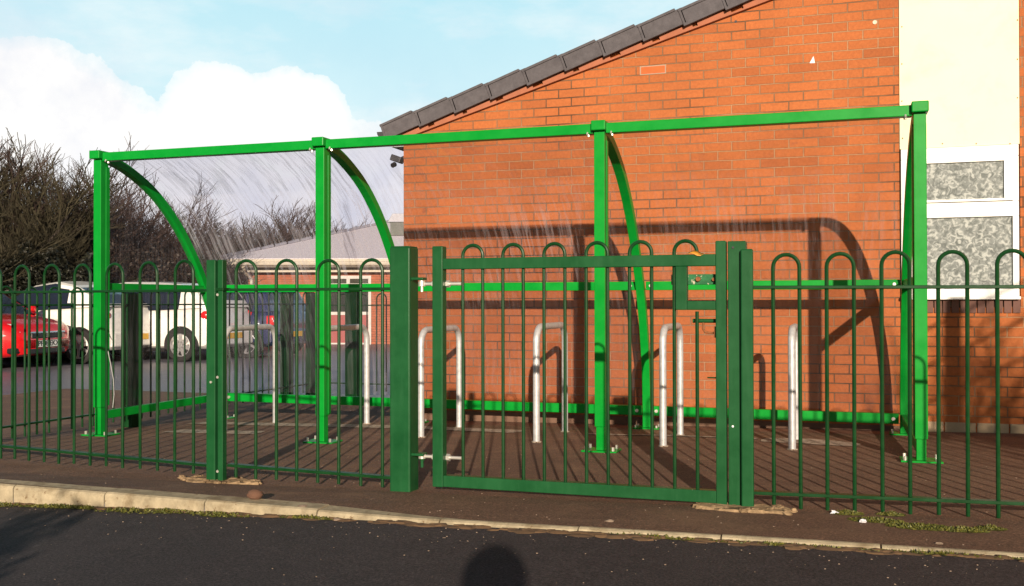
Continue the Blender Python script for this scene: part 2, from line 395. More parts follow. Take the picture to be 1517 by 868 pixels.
# gravel, moss
gm = MB()
for i in range(900):
    x = random.uniform(-4, 1.2); y = random.uniform(2.3, 6.0) if random.random() < .55 else random.gauss(3.42, .18)
    if 3.43 < y < 3.56: continue
    r = random.choice((.001, .0012, .0015, .002, .0026)); gm.blob((x, y, G(x, y)+r*.3), r*1.3, r, r*.7, 6, 4, .3)
tag(gm.build('gravel', m_pebble), label='scattered pale grit on the asphalt', cat='gravel', kind='stuff')
def moss(name, spots, n, label):
    mb = MB()
    for (cx_, cy, rx, ry) in spots:
        for i in range(n):
            a = random.uniform(0, 2*PI); q = random.random()**.6
            x = cx_+rx*q*math.cos(a); y = cy+ry*q*math.sin(a); z = G(x, y); s_ = random.uniform(.004, .010); t = random.uniform(0, PI)
            hgt = random.uniform(.004, .016)*(1.2-q)
            dx, dy = math.cos(t)*s_, math.sin(t)*s_
            mb.add([(x-dx, y-dy, z+.001), (x+dx, y+dy, z+.001), (x+random.uniform(-.006, .006), y+random.uniform(-.006, .006), z+hgt+.003)], [(0, 1, 2)])
            mb.add([(x-s_, y-s_*.6, z+hgt*.5), (x+s_, y-s_*.6, z+hgt*.45), (x+s_*.2, y+s_, z+hgt*.6)], [(0, 1, 2)])
    tag(mb.build(name, m_moss), label=label, cat='moss', kind='stuff')
moss('moss', [(-3.45, 3.40, .25, .035), (-3.15, 3.41, .2, .03), (-2.75, 3.39, .22, .045), (-2.58, 3.41, .12, .03), (-2.35, 3.4, .15, .04), (-1.95, 3.42, .15, .015), (-3.0, 3.41, .1, .02)], 210, 'green moss growing at the foot of the high kerb')
moss('moss', [(0.12, 3.95, .10, .05), (.27, 3.86, .12, .06), (.4, 3.84, .09, .04), (.5, 3.9, .05, .03), (.02, 4.08, .06, .04), (.18, 4.1, .05, .03)], 480, 'yellow green moss patch under the right fence panel')
moss('moss', [(-.62, 3.425, .25, .012), (-.2, 3.42, .3, .010), (.3, 3.42, .3, .010), (.62, 3.42, .1, .012)], 150, 'thin moss line along the dropped kerb')

# ================================================================== BRICK BUILDING
YW = 7.9
def WX(u, v=400): return atY(u, v, YW).x
def WZ(u, v): return atY(u, v, YW).z
XL = WX(598, 300); XR = WX(1332, 200); XP = WX(1511, 200)
rA = atY(578, 196, YW); rB = atY(1090, 0, YW); slope = (rB.z-rA.z)/(rB.x-rA.x)
def roofz(x): return rA.z-.055+(x-rA.x)*slope
bld = thing('brick_building', (XL, YW, 0), 'orange brick school building with tiled gable verge and a white framed window', 'building')
RX = 7.0
zt_win = WZ(1420, 218); zb_win = WZ(1420, 440)
w = MB()
# front leaf: polygon to the left of the opening, above it, below it and right of it
def wallpoly(pts, d=.25):
    T = Matrix(((1, 0, 0, 0), (0, 0, -1, YW), (0, 1, 0, 0), (0, 0, 0, 1)))
    n = len(pts); vs = [Vector((x, YW, z)) for x, z in pts]+[Vector((x, YW+d, z)) for x, z in pts]
    w.add(vs, [tuple(range(n)), tuple(reversed(range(n, 2*n)))]+[(i, n+i, n+(i+1) % n, (i+1) % n) for i in range(n)])
wallpoly([(XL, -.4), (XR, -.4), (XR, roofz(XR)), (XL, roofz(XL))])
wallpoly([(XR, -.4), (XP, -.4), (XP, zb_win-.07), (XR, zb_win-.07)])
wallpoly([(XP, -.4), (RX, -.4), (RX, roofz(RX)), (XP, roofz(XP))])
w.build('wall', m_brick, bld)
w = MB(); w.add([(XL+.001, YW+.25, -.4), (XL+.001, YW+9, -.4), (XL+.001, YW+9, roofz(XL)), (XL+.001, YW+.25, roofz(XL))], [(0, 1, 2, 3)])
w.box(XL, RX, YW+9, YW+9.2, -.4, 2.4); w.build('wall', m_brick_side, bld)
# brick-on-edge course under the window and pale plinth
w = MB(); nsol = 14
for i in range(nsol):
    a = XR+(XP-XR)*i/nsol; b = XR+(XP-XR)*(i+1)/nsol
    w.box(a+.004, b-.004, YW-.012, YW+.2, zb_win-.115, zb_win-.012)
w.build('brick_sill', plain('dark_engineering_brick', (.13, .055, .04), .7), bld, bevel=.002)
w = MB().box(XR, XP, YW+.02, YW+.1, zb_win-.13, zb_win-.005); w.build('sill_mortar', plain('pale_mortar', (.5, .42, .32), .9), bld)
w = MB()
for i in range(11):
    a = .5+i*.215; w.box(a, a+.205, YW-.012, YW+.1, -.3, .02+random.uniform(-.003, .003))
w.build('plinth', m_plinth, bld, bevel=.003)
w = MB().box(XL-.002, XR, YW-.012, YW+.1, -.3, -.02); w.build('plinth', plain('shaded_plinth', (.16, .09, .06), .9), bld)  # shade behind the bottom rail is put into this plinth colour
# small marks on the wall
p = atY(968, 103, YW)
w = MB().box(p.x-.109, p.x+.101, YW-.0012, YW+.05, p.z-.037, p.z+.033); w.build('patch_mortar', plain('grey_patch_mortar', (.36, .27, .2), .9), bld)
w = MB().box(p.x-.1, p.x+.092, YW-.003, YW+.05, p.z-.03, p.z+.026); w.build('replacement_brick', plain('fresh_orange_brick', (.72, .12, .03), .85), bld, bevel=.002)
p = atY(1203, 89, YW)
w = MB().add([(p.x-.018, YW-.002, p.z-.022), (p.x+.02, YW-.002, p.z-.024), (p.x+.016, YW-.002, p.z+.005), (p.x+.01, YW-.002, p.z+.03), (p.x-.002, YW-.002, p.z+.006)], [(0, 1, 2, 3, 4)]); w.build('paint_chip', m_litter, bld)
p = atY(1296, 33, YW)
w = MB().cyl((p.x, YW-.004, p.z), (p.x, YW+.02, p.z), .016, 10); w.build('wall_plug', plain('pale_plug', (.6, .5, .4), .8), bld)
p = atY(1090, 32, YW)
w = MB().cyl((p.x, YW-.002, p.z), (p.x, YW+.02, p.z), .011, 8); w.build('drill_hole', m_black, bld)

# cladding panel above window
zc = zt_win+.004
cw = MB(); cw.add([(XR+.004, YW-.006, zc), (XP-.004, YW-.006, zc), (XP-.004, YW-.006, roofz(XP)), (XR+.004, YW-.006, roofz(XR)),
                   (XR+.004, YW+.2, zc), (XP-.004, YW+.2, zc), (XP-.004, YW+.2, roofz(XP)), (XR+.004, YW+.2, roofz(XR))],
       [(0, 1, 2, 3), (4, 7, 6, 5), (0, 4, 5, 1), (1, 5, 6, 2), (2, 6, 7, 3), (3, 7, 4, 0)])
clad = cw.build('cladding_panel', m_cream, bld)
s_ = MB()
for u, v in ((1396, 213), (1446, 213), (1496, 213), (1336, 40), (1336, 95), (1336, 150), (1337, 205), (1507, 30), (1507, 88), (1507, 145)):
    q = atY(u, v, YW); s_.cyl((q.x, YW-.009, q.z), (q.x, YW-.004, q.z), .005, 8)
s_.each('screw', m_rust, clad)
# window
win = MB(); x0, x1 = XR+.01, XP-.012
zt, zb = zt_win, zb_win
zm1, zm2 = WZ(1430, 300), WZ(1430, 322)
px0, px1 = WX(1358), WX(1487); px2 = WX(1500)
yf = YW-.02; d = .07
win.box(x0, x1, yf, yf+d, WZ(1430, 234), zt)          # head
win.box(x0, x1, yf, yf+d, zb, WZ(1430, 428))           # bottom
win.box(x0, x1, yf, yf+d, zm2, zm1)
win.box(x0, px0, yf, yf+d, WZ(1430, 428), zm2); win.box(px2, x1, yf, yf+d, WZ(1430, 428), zm2)
win.box(x0, px0, yf, yf+d, zm1, WZ(1430, 234)); win.box(px2, x1, yf, yf+d, zm1, WZ(1430, 234))
wo = win.build('window', m_upvc, bld, bevel=.004)
tl = MB(); a, b = WZ(1430, 298), WZ(1430, 234)
tz1 = WZ(1430, 241)
tl.box(px0-.005, px2+.004, yf-.018, yf+.03, tz1, b+.003); tl.box(px0-.005, px2+.004, yf-.018, yf+.03, a-.006, a+.012)
tl.box(px0-.005, px0+.028, yf-.018, yf+.03, a+.012, tz1); tl.box(px1, px2+.004, yf-.018, yf+.03, a+.012, tz1)
tl.build('top_casement', m_upvc, wo, bevel=.003)
g = MB().box(px0+.02, px1+.01, yf+.0, yf+.006, a, tz1+.01); g.build('pane', m_obscure, wo)
g = MB().box(px0-.005, px2+.005, yf+.02, yf+.026, WZ(1430, 428)-.01, zm2+.01); g.build('pane', m_obscure, wo)
sl = MB().box(x0-.004, x1+.004, YW-.055, YW+.08, zb-.018, zb+.004); sl.build('sill', m_upvc, wo, bevel=.004)
rm = MB().box(XR-.6, XP+.6, YW+.9, YW+.95, -.1, 2.4); rm.box(XR-.6, XP+.6, YW+.26, YW+.9, 2.3, 2.35); rm.box(XR, XP, YW+.1, YW+.35, zb-.05, zb-.02)
rm.build('room_interior', m_room, bld)
# carton on the inside sill
q = atY(1478, 424, YW+.13)
bxr = thing('carton', (q.x, YW+.13, zb-.02), 'white carton with teal bands on the window sill behind the patterned glass', 'box')
MB().box(q.x-.12, q.x+.13, YW+.09, YW+.2, zb-.02, zb+.13).build('carton_body', m_upvc, bxr, bevel=.003)
MB().box(q.x-.122, q.x+.132, YW+.087, YW+.1, zb+.05, zb+.085).build('printed_band', m_teal, bxr)

# roof: slab, verge tiles, gutter
rf = MB(); xe = rA.x-.04
th = .05
for (xa, xb) in ((xe, RX),):
    za, zb_ = roofz(xa)+.02, roofz(xb)+.02
    rf.add([(xa, YW-.02, za), (xb, YW-.02, zb_), (xb, YW+9.3, zb_), (xa, YW+9.3, za), (xa, YW-.02, za+th), (xb, YW-.02, zb_+th), (xb, YW+9.3, zb_+th), (xa, YW+9.3, za+th)],
           [(0, 1, 2, 3), (4, 7, 6, 5), (0, 4, 5, 1), (1, 5, 6, 2), (2, 6, 7, 3), (3, 7, 4, 0)])
ro = rf.build('roof', m_tile, bld)
vt = MB(); ang = math.atan(slope); pitch = .335; L_ = .365
for i in range(34):
    xc = rA.x-.02+i*pitch*math.cos(ang); zc_ = roofz(xc)
    T = Matrix.Translation((xc, YW, zc_))@Matrix.Rotation(-(ang+.055), 4, 'Y')
    vt.box(0, L_, -.075, -.045, -.018, .113, T=T)              # hanging cheek
    vt.box(-.004, L_-.05, -.085, .28, .104, .126, T=T)         # top flange
    vt.box(0, .02, -.083, -.04, -.02, .116, T=T)
vt.build('verge_tiles', m_tile, ro, bevel=.004)
mo = MB(); 
for i in range(34):
    xc = rA.x+.1+i*pitch*math.cos(ang)+random.uniform(-.02, .02); T = Matrix.Translation((xc, YW, roofz(xc)-.035))@Matrix.Rotation(-ang, 4, 'Y')
    mo.box(.0, .27, -.03, .02, -.008, .03, T=T)
mo.build('verge_mortar', m_mortar, ro)
ud = MB(); T = Matrix.Translation((rA.x+.06, YW, roofz(rA.x+.06)-.048))@Matrix.Rotation(-ang, 4, 'Y'); ud.box(0, 11, -.035, .02, -.006, .006, T=T); ud.build('undercloak', m_mortar, ro)
gt = MB(); gx_, gz_ = rA.x-.045, rA.z-.0
prof = [(gx_+.055*math.cos(t), gz_+.055*math.sin(t)) for t in frange(PI, 2*PI, 8)]
vs = [(x, YW-.05, z) for x, z in prof]+[(x, YW+9, z) for x, z in prof]; n = len(prof)
gt.add(vs, [(i, i+1, n+i+1, n+i) for i in range(n-1)]); gt.add([(x, YW-.05, z) for x, z in prof], [tuple(range(n))])
gto = gt.build('gutter', m_gutter, ro); sm = gto.modifiers.new('solid', 'SOLIDIFY'); sm.thickness = .004
sf = MB().box(XL-.10, XL+.0, YW+.0, YW+9, rA.z-.13, rA.z-.09); sf.box(XL-.115, XL-.095, YW, YW+9, rA.z-.13, rA.z-.0); sf.build('soffit', plain('grey_soffit', (.4, .4, .43), .6), ro)
# flood light on the corner
q = at(588, 236, 1)
dY = YW+.12; q = atY(588, 236, dY)
fl = thing('security_light', (XL, dY, q.z), 'small dark security light bracketed high on the brick building corner', 'light')
T = Matrix.Translation((q.x, dY, q.z))@Matrix.Rotation(.35, 4, 'Y')
MB().box(-.05, .05, -.04, .05, -.025, .03, T=T).build('lamp_head', m_gutter, fl, bevel=.008)
MB().cyl((q.x+.02, dY, q.z), (XL+.01, dY, q.z+.04), .012, 8).build('bracket', m_gutter, fl, True)
MB().cyl((q.x-.01, dY-.02, q.z-.045), (q.x-.02, dY-.05, q.z-.06), .022, 10).build('sensor', m_black, fl, True)

# ================================================================== CYCLE SHELTER
PX = [-5.1955, -3.3545, -1.414, .4248]; PY = 6.05; HT = 1.955; DY = 1.52
shel = thing('cycle_shelter', (PX[1], PY, G(PX[1], PY)), 'bright green steel cycle shelter with curved clear roof panels against the brick wall', 'shelter')
arcp = [(0.0, 1.975), (.17, 1.945), (.34, 1.885), (.52, 1.80), (.68, 1.695), (.84, 1.56), (.98, 1.41), (1.12, 1.23), (1.24, 1.04), (1.34, .84), (1.42, .63), (1.48, .40), (1.51, .20), (1.52, -.02)]
def arc_interp(n):
    out = []
    m = len(arcp)-1
    for i in range(n+1):
        t = i/n*m; k = min(int(t), m-1); f = t-k
        p0, p1, p2, p3 = [Vector(arcp[max(0, min(m, k+j))]) for j in (-1, 0, 1, 2)]
        out.append(.5*((2*p1)+(p2-p0)*f+(2*p0-5*p1+4*p2-p3)*f*f+(3*p1-p0-3*p2+p3)*f**3))
    return out
ARC = arc_interp(40)
for i, x in enumerate(PX):
    zg = G(x, PY)
    mb = MB().box(x-.033, x+.033, PY-.03, PY+.05, .13, HT); mb.box(x-.026, x+.026, PY-.02, PY+.04, zg+.005, .14)
    mb.box(x-.038, x-.033, PY+.02, PY+.06, .14, HT-.05); mb.box(x+.033, x+.038, PY+.02, PY+.06, .14, HT-.05)
    mb.build('post', m_bright, shel, bevel=.004)
    bp = MB().box(x-.11, x+.11, PY-.07, PY+.09, zg+.002, zg+.012); bo = bp.build('base_plate', m_bright, shel, bevel=.002)
    nb = MB()
    for sx in (-.085, .085):
        for sy in (-.045, .065): nb.cyl((x+sx, PY+sy, zg+.01), (x+sx, PY+sy, zg+.035), .009, 6)
    nb.each('bolt', m_bolt, bo)
    MB().box(x-.045, x+.045, PY-.065, PY+.055, 1.957, 2.018).build('end_cap', m_bright, shel, bevel=.006)
    rb = MB(); pts = [Vector((x, PY+.03+a.x, a.y)) for a in ARC]; zr_ = G(x, PY+DY)
    pts = [p for p in pts if p.z > zr_+.02]+[Vector((x, PY+.03+DY, zr_+.01))]
    rb.sweep(pts, .03, .03, (1, 0, 0)); rb.build('arch_rib', m_bright, shel, bevel=.003)
    zr_ = G(x, PY+.03+DY); bp = MB().box(x-.1, x+.1, PY+DY-.04, PY+DY+.10, zr_+.002, zr_+.012); bo = bp.build('base_plate', m_bright, shel, bevel=.002)
    nb = MB()
    for sx in (-.08, .08):
        for sy in (-.02, .08): nb.cyl((x+sx, PY+DY+sy, zr_+.01), (x+sx, PY+DY+sy, zr_+.03), .008, 6)
    nb.each('bolt', m_bolt, bo)
YR = PY+.03+DY
for i in range(3):
    a, b = PX[i]+.04, PX[i+1]-.04
    MB().box(a, b, PY-.025, PY+.045, 1.943, 2.005).build('top_beam', m_bright, shel, bevel=.004)
    # rails fixed in front of the rear uprights
    MB().box(a-.002, b+.002, PY+1.30, PY+1.345, .985, 1.05).build('middle_rail', m_bright, shel, bevel=.004)
    MB().box(a-.002, b+.002, PY+1.53, PY+1.58, .03, .102).build('bottom_rail', m_bright, shel, bevel=.004)
    nb = MB()
    for x in (a+.035, b-.035):
        nb.cyl((x, PY+1.30, 1.018), (x, PY+1.288, 1.018), .011, 10); nb.cyl((x, PY+1.53, .066), (x, PY+1.518, .066), .013, 10)
        nb.cyl((x, PY-.0, 1.945), (x, PY-.0, 1.928), .009, 8); nb.cyl((x-.0, PY-.026, 1.95), (x, PY-.034, 1.935), .006, 8)
    nb.each('bolt', m_bolt, shel, True)
    # clear roof panel
    rows = [Vector((0, PY+.03+p.x, p.y)) for p in ARC if p.y > .08]
    off = []
    for k, p in enumerate(rows):
        dd = (rows[min(k+1, len(rows)-1)]-rows[max(k-1, 0)]).normalized(); nn = Vector((0, -dd.z, dd.y)); off.append(p+nn*.034)
    me = bpy.data.meshes.new('roof_panel'); nx = 4; vs = []; uv = []; arc = 0
    o0 = Vector(shel['_o'])
    for k, p in enumerate(off):
        if k: arc += (off[k]-off[k-1]).length
        for j in range(nx+1):
            xx = a-.03+(b-a+.06)*j/nx; vs.append(tuple(Vector((xx, p.y, p.z))-o0)); uv.append((xx+i*3.7, arc))
    fs = [(k*(nx+1)+j, k*(nx+1)+j+1, (k+1)*(nx+1)+j+1, (k+1)*(nx+1)+j) for k in range(len(off)-1) for j in range(nx)]
    me.from_pydata(vs, [], fs); ul = me.uv_layers.new(name='arc')
    for lp in me.loops: ul.data[lp.index].uv = uv[lp.vertex_index]
    me.materials.append(m_clears[i]); me.polygons.foreach_set('use_smooth', [True]*len(me.polygons))
    po = bpy.data.objects.new('roof_panel', me); col.objects.link(po); po.parent = shel
# end panels and their rails
for k, x in enumerate((PX[0], PX[3])):
    pts = [(PY+.05, 1.93)]+[(PY+.03+p.x-.02, p.y-.01) for p in ARC[3:] if p.y > .1]+[(YR-.03, .1), (PY+.05, .1)]
    me = bpy.data.meshes.new('end_panel'); o0 = Vector(shel['_o'])
    me.from_pydata([tuple(Vector((x, a, b))-o0) for a, b in pts], [], [tuple(range(len(pts)))]); ul = me.uv_layers.new(name='arc')
    for lp in me.loops: q = pts[lp.vertex_index]; ul.data[lp.index].uv = (q[0]+9*k, q[1])
    me.materials.append(m_clears[3]); po = bpy.data.objects.new('end_panel', me); col.objects.link(po); po.parent = shel
    MB().box(x-.022, x+.022, PY+.05, PY+1.30, .985, 1.045).build('side_rail', m_bright, shel, bevel=.003)
    MB().box(x-.022, x+.022, PY+.05, PY+1.52, .04, .10).build('side_rail', m_bright, shel, bevel=.003)

# ================================================================== CYCLE STANDS
rack_lab = ['at the far left end of the shelter', 'seen left of the wide square gate post',
            'crossing the hinge stile of the gate', 'in the middle of the gate opening',
            'right of the third shelter post, under the lock', 'right of the gate, seen almost end on']
for i, (x, ya, yb) in enumerate([(-4.47, 6.55, 7.28), (-3.70, 6.70, 7.42), (-2.84, 6.55, 7.30), (-1.955, 6.46, 7.19), (-1.095, 6.44, 7.17), (-.292, 6.46, 7.05)]):
    zt_ = .70+.03*(i > 2); r = .11; za, zb_ = G(x, ya)-.02, G(x, yb)-.02
    pts = [(x, ya, za), (x, ya, zt_-r)]+[(x, ya+r-r*math.cos(t), zt_-r+r*math.sin(t)) for t in frange(0, PI/2, 8)[1:]]
    pts += [(x, yb-r+r*math.sin(t), zt_-r+r*math.cos(t)) for t in frange(0, PI/2, 8)]+[(x, yb, zb_)]
    T = thing('cycle_stand', (x, ya, za), 'galvanised hoop cycle stand '+rack_lab[i], 'cycle stand', 'galvanised cycle stands under the shelter')
    MB().tube(pts, .0235, 14).build('hoop', m_galv, T, True)
    col_ = MB()
    for y_ in (ya, yb): col_.cyl((x, y_, G(x, y_)-.01), (x, y_, G(x, y_)+.006), .034, 14)
    col_.each('foot_collar', m_pad, T, True)

# ================================================================== FENCES
def hoop_pts(A, B, zb, zt):
    A = Vector(A); B = Vector(B); c = (A+B)/2; h = (B-A)/2; r = h.length
    e1, e2 = random.uniform(-.0025, .0025), random.uniform(-.0025, .0025)
    return [(A.x+e1, A.y, zb), (A.x, A.y, zt-r)]+[tuple(Vector((c.x, c.y, zt-r))-Vector((h.x, h.y, 0))*math.cos(t)+Vector((0, 0, r*math.sin(t)))) for t in frange(0, PI, 12)[1:-1]]+[(B.x, B.y, zt-r), (B.x+e2, B.y, zb)]
def panel(A, B, first, pitch, n, zt, zrail, zbr, zbot, label, group, rb=.0078, name='bow_top_fence', mat=None, r_end=None):
    A = Vector(A+(0,)); B = Vector(B+(0,)); dr = (B-A).normalized(); ln = (B-A).length; nr = Vector((-dr.y, dr.x, 0))
    th_ = thing(name, (A.x, A.y, G(A.x, A.y)), label, 'fence', group); mat = mat or m_fence
    ang_ = math.atan2(dr.y, dr.x)
    for z, hh in ((zrail, .0065), (zbr, .0065)):
        zA, zB = z(0), z(1); T = Matrix.Translation((A.x, A.y, zA))@Matrix.Rotation(ang_, 4, 'Z')@Matrix.Rotation(-math.atan2(zB-zA, ln), 4, 'Y')
        MB().box(0, ln, -.02, .02, -hh, hh, T=T).build('rail', mat, th_, bevel=.002)
    for k in range(n):
        t = first+k*pitch; w_ = pitch/4
        j = random.uniform(-.0015, .0015); p, q = A+dr*(t-w_+j), A+dr*(t+w_+j); f = t/ln
        MB().tube(hoop_pts(p, q, zbot(f)+random.uniform(-.004, .004), zt(f)+random.uniform(-.003, .003)), rb, 8).build('bow_bar', mat, th_, True)
    return th_
YF = 4.15
grp = 'dark green bow top fence panels along the road'
c_ = lambda v: (lambda f: v)
lin = lambda a, b: (lambda f: a+(b-a)*f)
# left panel runs from post back to the compound corner
PL = (-2.885, 4.205); PLe = (-5.42, 4.70)
dl = math.hypot(PLe[0]-PL[0], PLe[1]-PL[1])
def on_left(u):
    d_ = ray(u, 446); A = Vector(PL); Dv = (Vector(PLe)-A).normalized()
    # intersect ray (through origin) with the fence line
    det = d_.x*(-Dv.y)+d_.y*Dv.x; t = (A.x*(-Dv.y)+A.y*Dv.x)/det
    return (Vector((d_.x*t, d_.y*t))-A).length
ta, tb = on_left(273), on_left(33); pt = (tb-ta)/5
panel(PL, PLe, ta, pt, 9, lin(1.108, 1.112), c_(.962), lin(.100, .072), lin(.052, -.012), 'long bow top fence panel at left in front of the parked cars', grp)
mids = [atY(u, 400, YF).x for u in (363, 549)]; pm = (mids[1]-mids[0])/3
panel((-2.81, YF+.01), (-1.93, YF+.01), mids[0]+2.81, pm, 4, c_(1.10), c_(.963), lin(.118, .103), lin(.063, .053), 'short bow top fence panel between the slim post and the wide gate post', grp)
rts = [atY(u, 400, YF).x for u in (1165, 1499)]; pr = (rts[1]-rts[0])/4
panel((-.36, YF), (3.2, YF), rts[0]+.36, pr, 17, c_(1.092), lin(.960, .945), lin(.130, .19), lin(.066, .15), 'long bow top fence panel at right beyond the gate latch post', grp)
# slim post: two flanges either side of a dark channel
z0 = G(-2.86, 4.12)
sp = thing('fence_post', (-2.86, 4.12, z0), 'slim dark green fence post of two flanges with bolts beside the wide panel', 'post', 'dark green fence posts along the road')
fp = MB().box(-2.898, -2.848, 4.10, 4.125, z0-.1, 1.106); fp.build('flange', m_dark, sp, bevel=.003)
MB().box(-2.834, -2.806, 4.10, 4.135, z0-.1, 1.106).build('flange', m_dark, sp, bevel=.003)
MB().box(-2.848, -2.834, 4.122, 4.128, z0-.1, 1.10).build('web', m_dark, sp)
nb = MB()
for z in (.945, .10, .55): nb.cyl((-2.838, 4.125, z), (-2.834, 4.098, z-.006), .0065, 8)
nb.cyl((-2.87, 4.10, .52), (-2.87, 4.095, .52), .006, 8); nb.each('bolt', m_bolt, sp, True)
MB().box(-2.842, -2.80, 4.095, 4.16, .957, .972).build('fixing_clip', m_fence, sp, bevel=.002)
# wide square hinge post
z0 = G(-1.88, 4.15)
gp = thing('gate_post', (-1.88, 4.15, z0), 'wide square dark green gate post carrying the hinges', 'post', 'dark green gate posts')
MB().box(-1.932, -1.832, 4.10, 4.20, z0-.1, 1.15).build('shaft', m_dark, gp, bevel=.007)
MB().box(-1.928, -1.836, 4.104, 4.196, 1.148, 1.154).build('cap_plate', m_dark, gp, bevel=.002)
for z in (.993, .205):
    h = MB().box(-1.834, -1.775, 4.115, 4.165, z+.008, z+.02); ho = h.build('hinge_lug', m_dark, gp, bevel=.003)
    h = MB().cyl((-1.79, 4.14, z-.045), (-1.79, 4.14, z+.012), .007, 10); h.cyl((-1.79, 4.14, z-.012), (-1.79, 4.14, z+.006), .014, 10); h.build('hinge_pin', m_bolt if z > .5 else m_dark, ho, True)
# latch post
z0 = G(-.4, 4.12)
lp = thing('latch_post', (-.4, 4.12, z0), 'dark green gate latch post with overlapping closing plate set in broken concrete', 'post', 'dark green gate posts')
MB().box(-.433, -.362, 4.10, 4.17, z0-.1, 1.146).build('shaft', m_dark, lp, bevel=.003)
MB().box(-.380, -.332, 4.068, 4.097, z0-.1, 1.112).build('closing_plate', m_dark, lp, bevel=.006)
nb = MB().cyl((-.412, 4.10, 1.12), (-.412, 4.096, 1.12), .005, 8); nb.build('bolt_hole', m_black, lp)
nb = MB().cyl((-.415, 4.10, .40), (-.415, 4.097, .40), .0045, 8); nb.build('rivet', m_litter, lp)

# gate
def gx(u): return atY(u, 550, 4.1).x
gate = thing('pedestrian_gate', (-1.7, 4.12, .09), 'dark green metal pedestrian gate with bow tops and boxed lock, closed', 'gate')
GX0, GX1 = -1.722, -.440
zgt = lin(1.148, 1.147)
MB().box(GX0, GX0+.05, 4.095, 4.145, .084, 1.150).build('stile', m_dark, gate, bevel=.004)
MB().box(GX1-.042, GX1, 4.095, 4.145, .080, 1.148).build('stile', m_dark, gate, bevel=.004)
MB().box(GX0+.05, GX1-.042, 4.098, 4.142, 1.047, 1.095).build('top_rail', m_dark, gate, bevel=.003)
MB().box(GX0+.05, GX1-.042, 4.098, 4.142, .086, .136).build('bottom_rail', m_dark, gate, bevel=.003)
gb = [gx(u) for u in (683.5, 998)]; gs = (gb[1]-gb[0])/10
GBX = [gb[0]+gs*k for k in range(12)]
for k, x in enumerate(GBX):
    top = 1.048 if k < 11 else .862
    MB().tube([(x, 4.12, .13), (x, 4.12, top)], .0075, 8).build('bar', m_fence, gate, True)
for k in range(0, 12, 2):
    a, b = GBX[k], GBX[k+1]; r = (b-a)/2; c = (a+b)/2; z_ = 1.152-r
    pts = [(a, 4.12, 1.09), (a, 4.12, z_)]+[(c-r*math.cos(t), 4.12, z_+r*math.sin(t)) for t in frange(0, PI, 12)[1:]]
    if k < 10: pts += [(b, 4.12, 1.09)]
    MB().tube(pts, .0078, 8).build('bow', m_fence, gate, True)
lx0, lx1 = gx(1001), gx(1018)
lk = MB().box(lx0, lx1, 4.097, 4.143, .868, 1.047); lk.box(lx1, GX1-.042, 4.097, 4.143, .868, .905)
lko = lk.build('lock_box', m_dark, gate, bevel=.003)
MB().box(gx(992), GX1-.03, 4.145, 4.165, .972, 1.015).build('lock_plate', m_old, lko, bevel=.002)
nb = MB().cyl((gx(1033), 4.145, .995), (gx(1033), 4.13, .995), .010, 10); nb.cyl((gx(1056), 4.145, .993), (gx(1056), 4.13, .993), .007, 10); nb.each('bolt', m_rust, lko, True)
MB().tube([(gx(1024), 4.15, .823), (GX1-.02, 4.15, .823)], .0085, 10).build('slide_bolt', m_dark, gate, True)
lh = MB().tube([(gx(1040), 4.145, .815), (gx(1040), 4.14, .79), (gx(1043), 4.135, .778), (gx(1050), 4.135, .774), (GX1-.04, 4.135, .774)], .005, 8)
lh.box(GX1-.052, GX1-.042, 4.12, 4.15, .755, .80); lh.build('latch_handle', m_rust, gate, True)
MB().tube([(gx(1047), 4.12, .592), (GX1-.04, 4.12, .592)], .003, 6).build('stub_pin', m_fence, gate, True)
for z in (.983, .21):
    e = MB().cyl((-1.785, 4.14, z), (-1.60, 4.14, z), .0075, 10); e.cyl((-1.738, 4.14, z), (-1.724, 4.14, z), .016, 6); e.cyl((-1.671, 4.14, z), (-1.655, 4.14, z), .016, 6)
    e.cyl((-1.79, 4.14, z-.01), (-1.79, 4.14, z+.01), .017, 10); e.build('hinge_bolt', m_bolt, gate, True)
# leaf caught on the gate
lf = MB(); x = gx(1031)
for k in range(6):
    t = k/5; wv = .012*math.sin(PI*max(.08, min(.95, t)))
    lf.v += [(x-.03+.062*t, 4.09, 1.098+.006*math.sin(t*6)-wv*.5), (x-.03+.062*t, 4.115, 1.102+.005*math.sin(t*5)+wv*.5)]
lf.f = [(2*k, 2*k+2, 2*k+3, 2*k+1) for k in range(5)]; lf.m = [0]*5
lo = lf.build('fallen_leaf', m_leafo, smooth=True); tag(lo, 'orange dead leaf lying on the top rail of the gate', 'leaf'); mo_ = lo.modifiers.new('s', 'SOLIDIFY'); mo_.thickness = .0015

# concrete collars
def slab(pts, label):
    o = patch('concrete_collar', pts, m_collar, 0, .012); tag(o, label, 'concrete')
    return o
slab([(-.56, 4.03), (-.4, 3.985), (-.22, 3.99), (-.19, 4.05), (-.24, 4.14), (-.45, 4.16), (-.55, 4.12)], 'broken pale concrete collar round the latch post foot')
slab([(-3.08, 4.16), (-2.95, 4.05), (-2.78, 4.05), (-2.62, 4.09), (-2.62, 4.15), (-2.8, 4.22), (-3.0, 4.24)], 'broken pale concrete collar round the slim fence post foot')
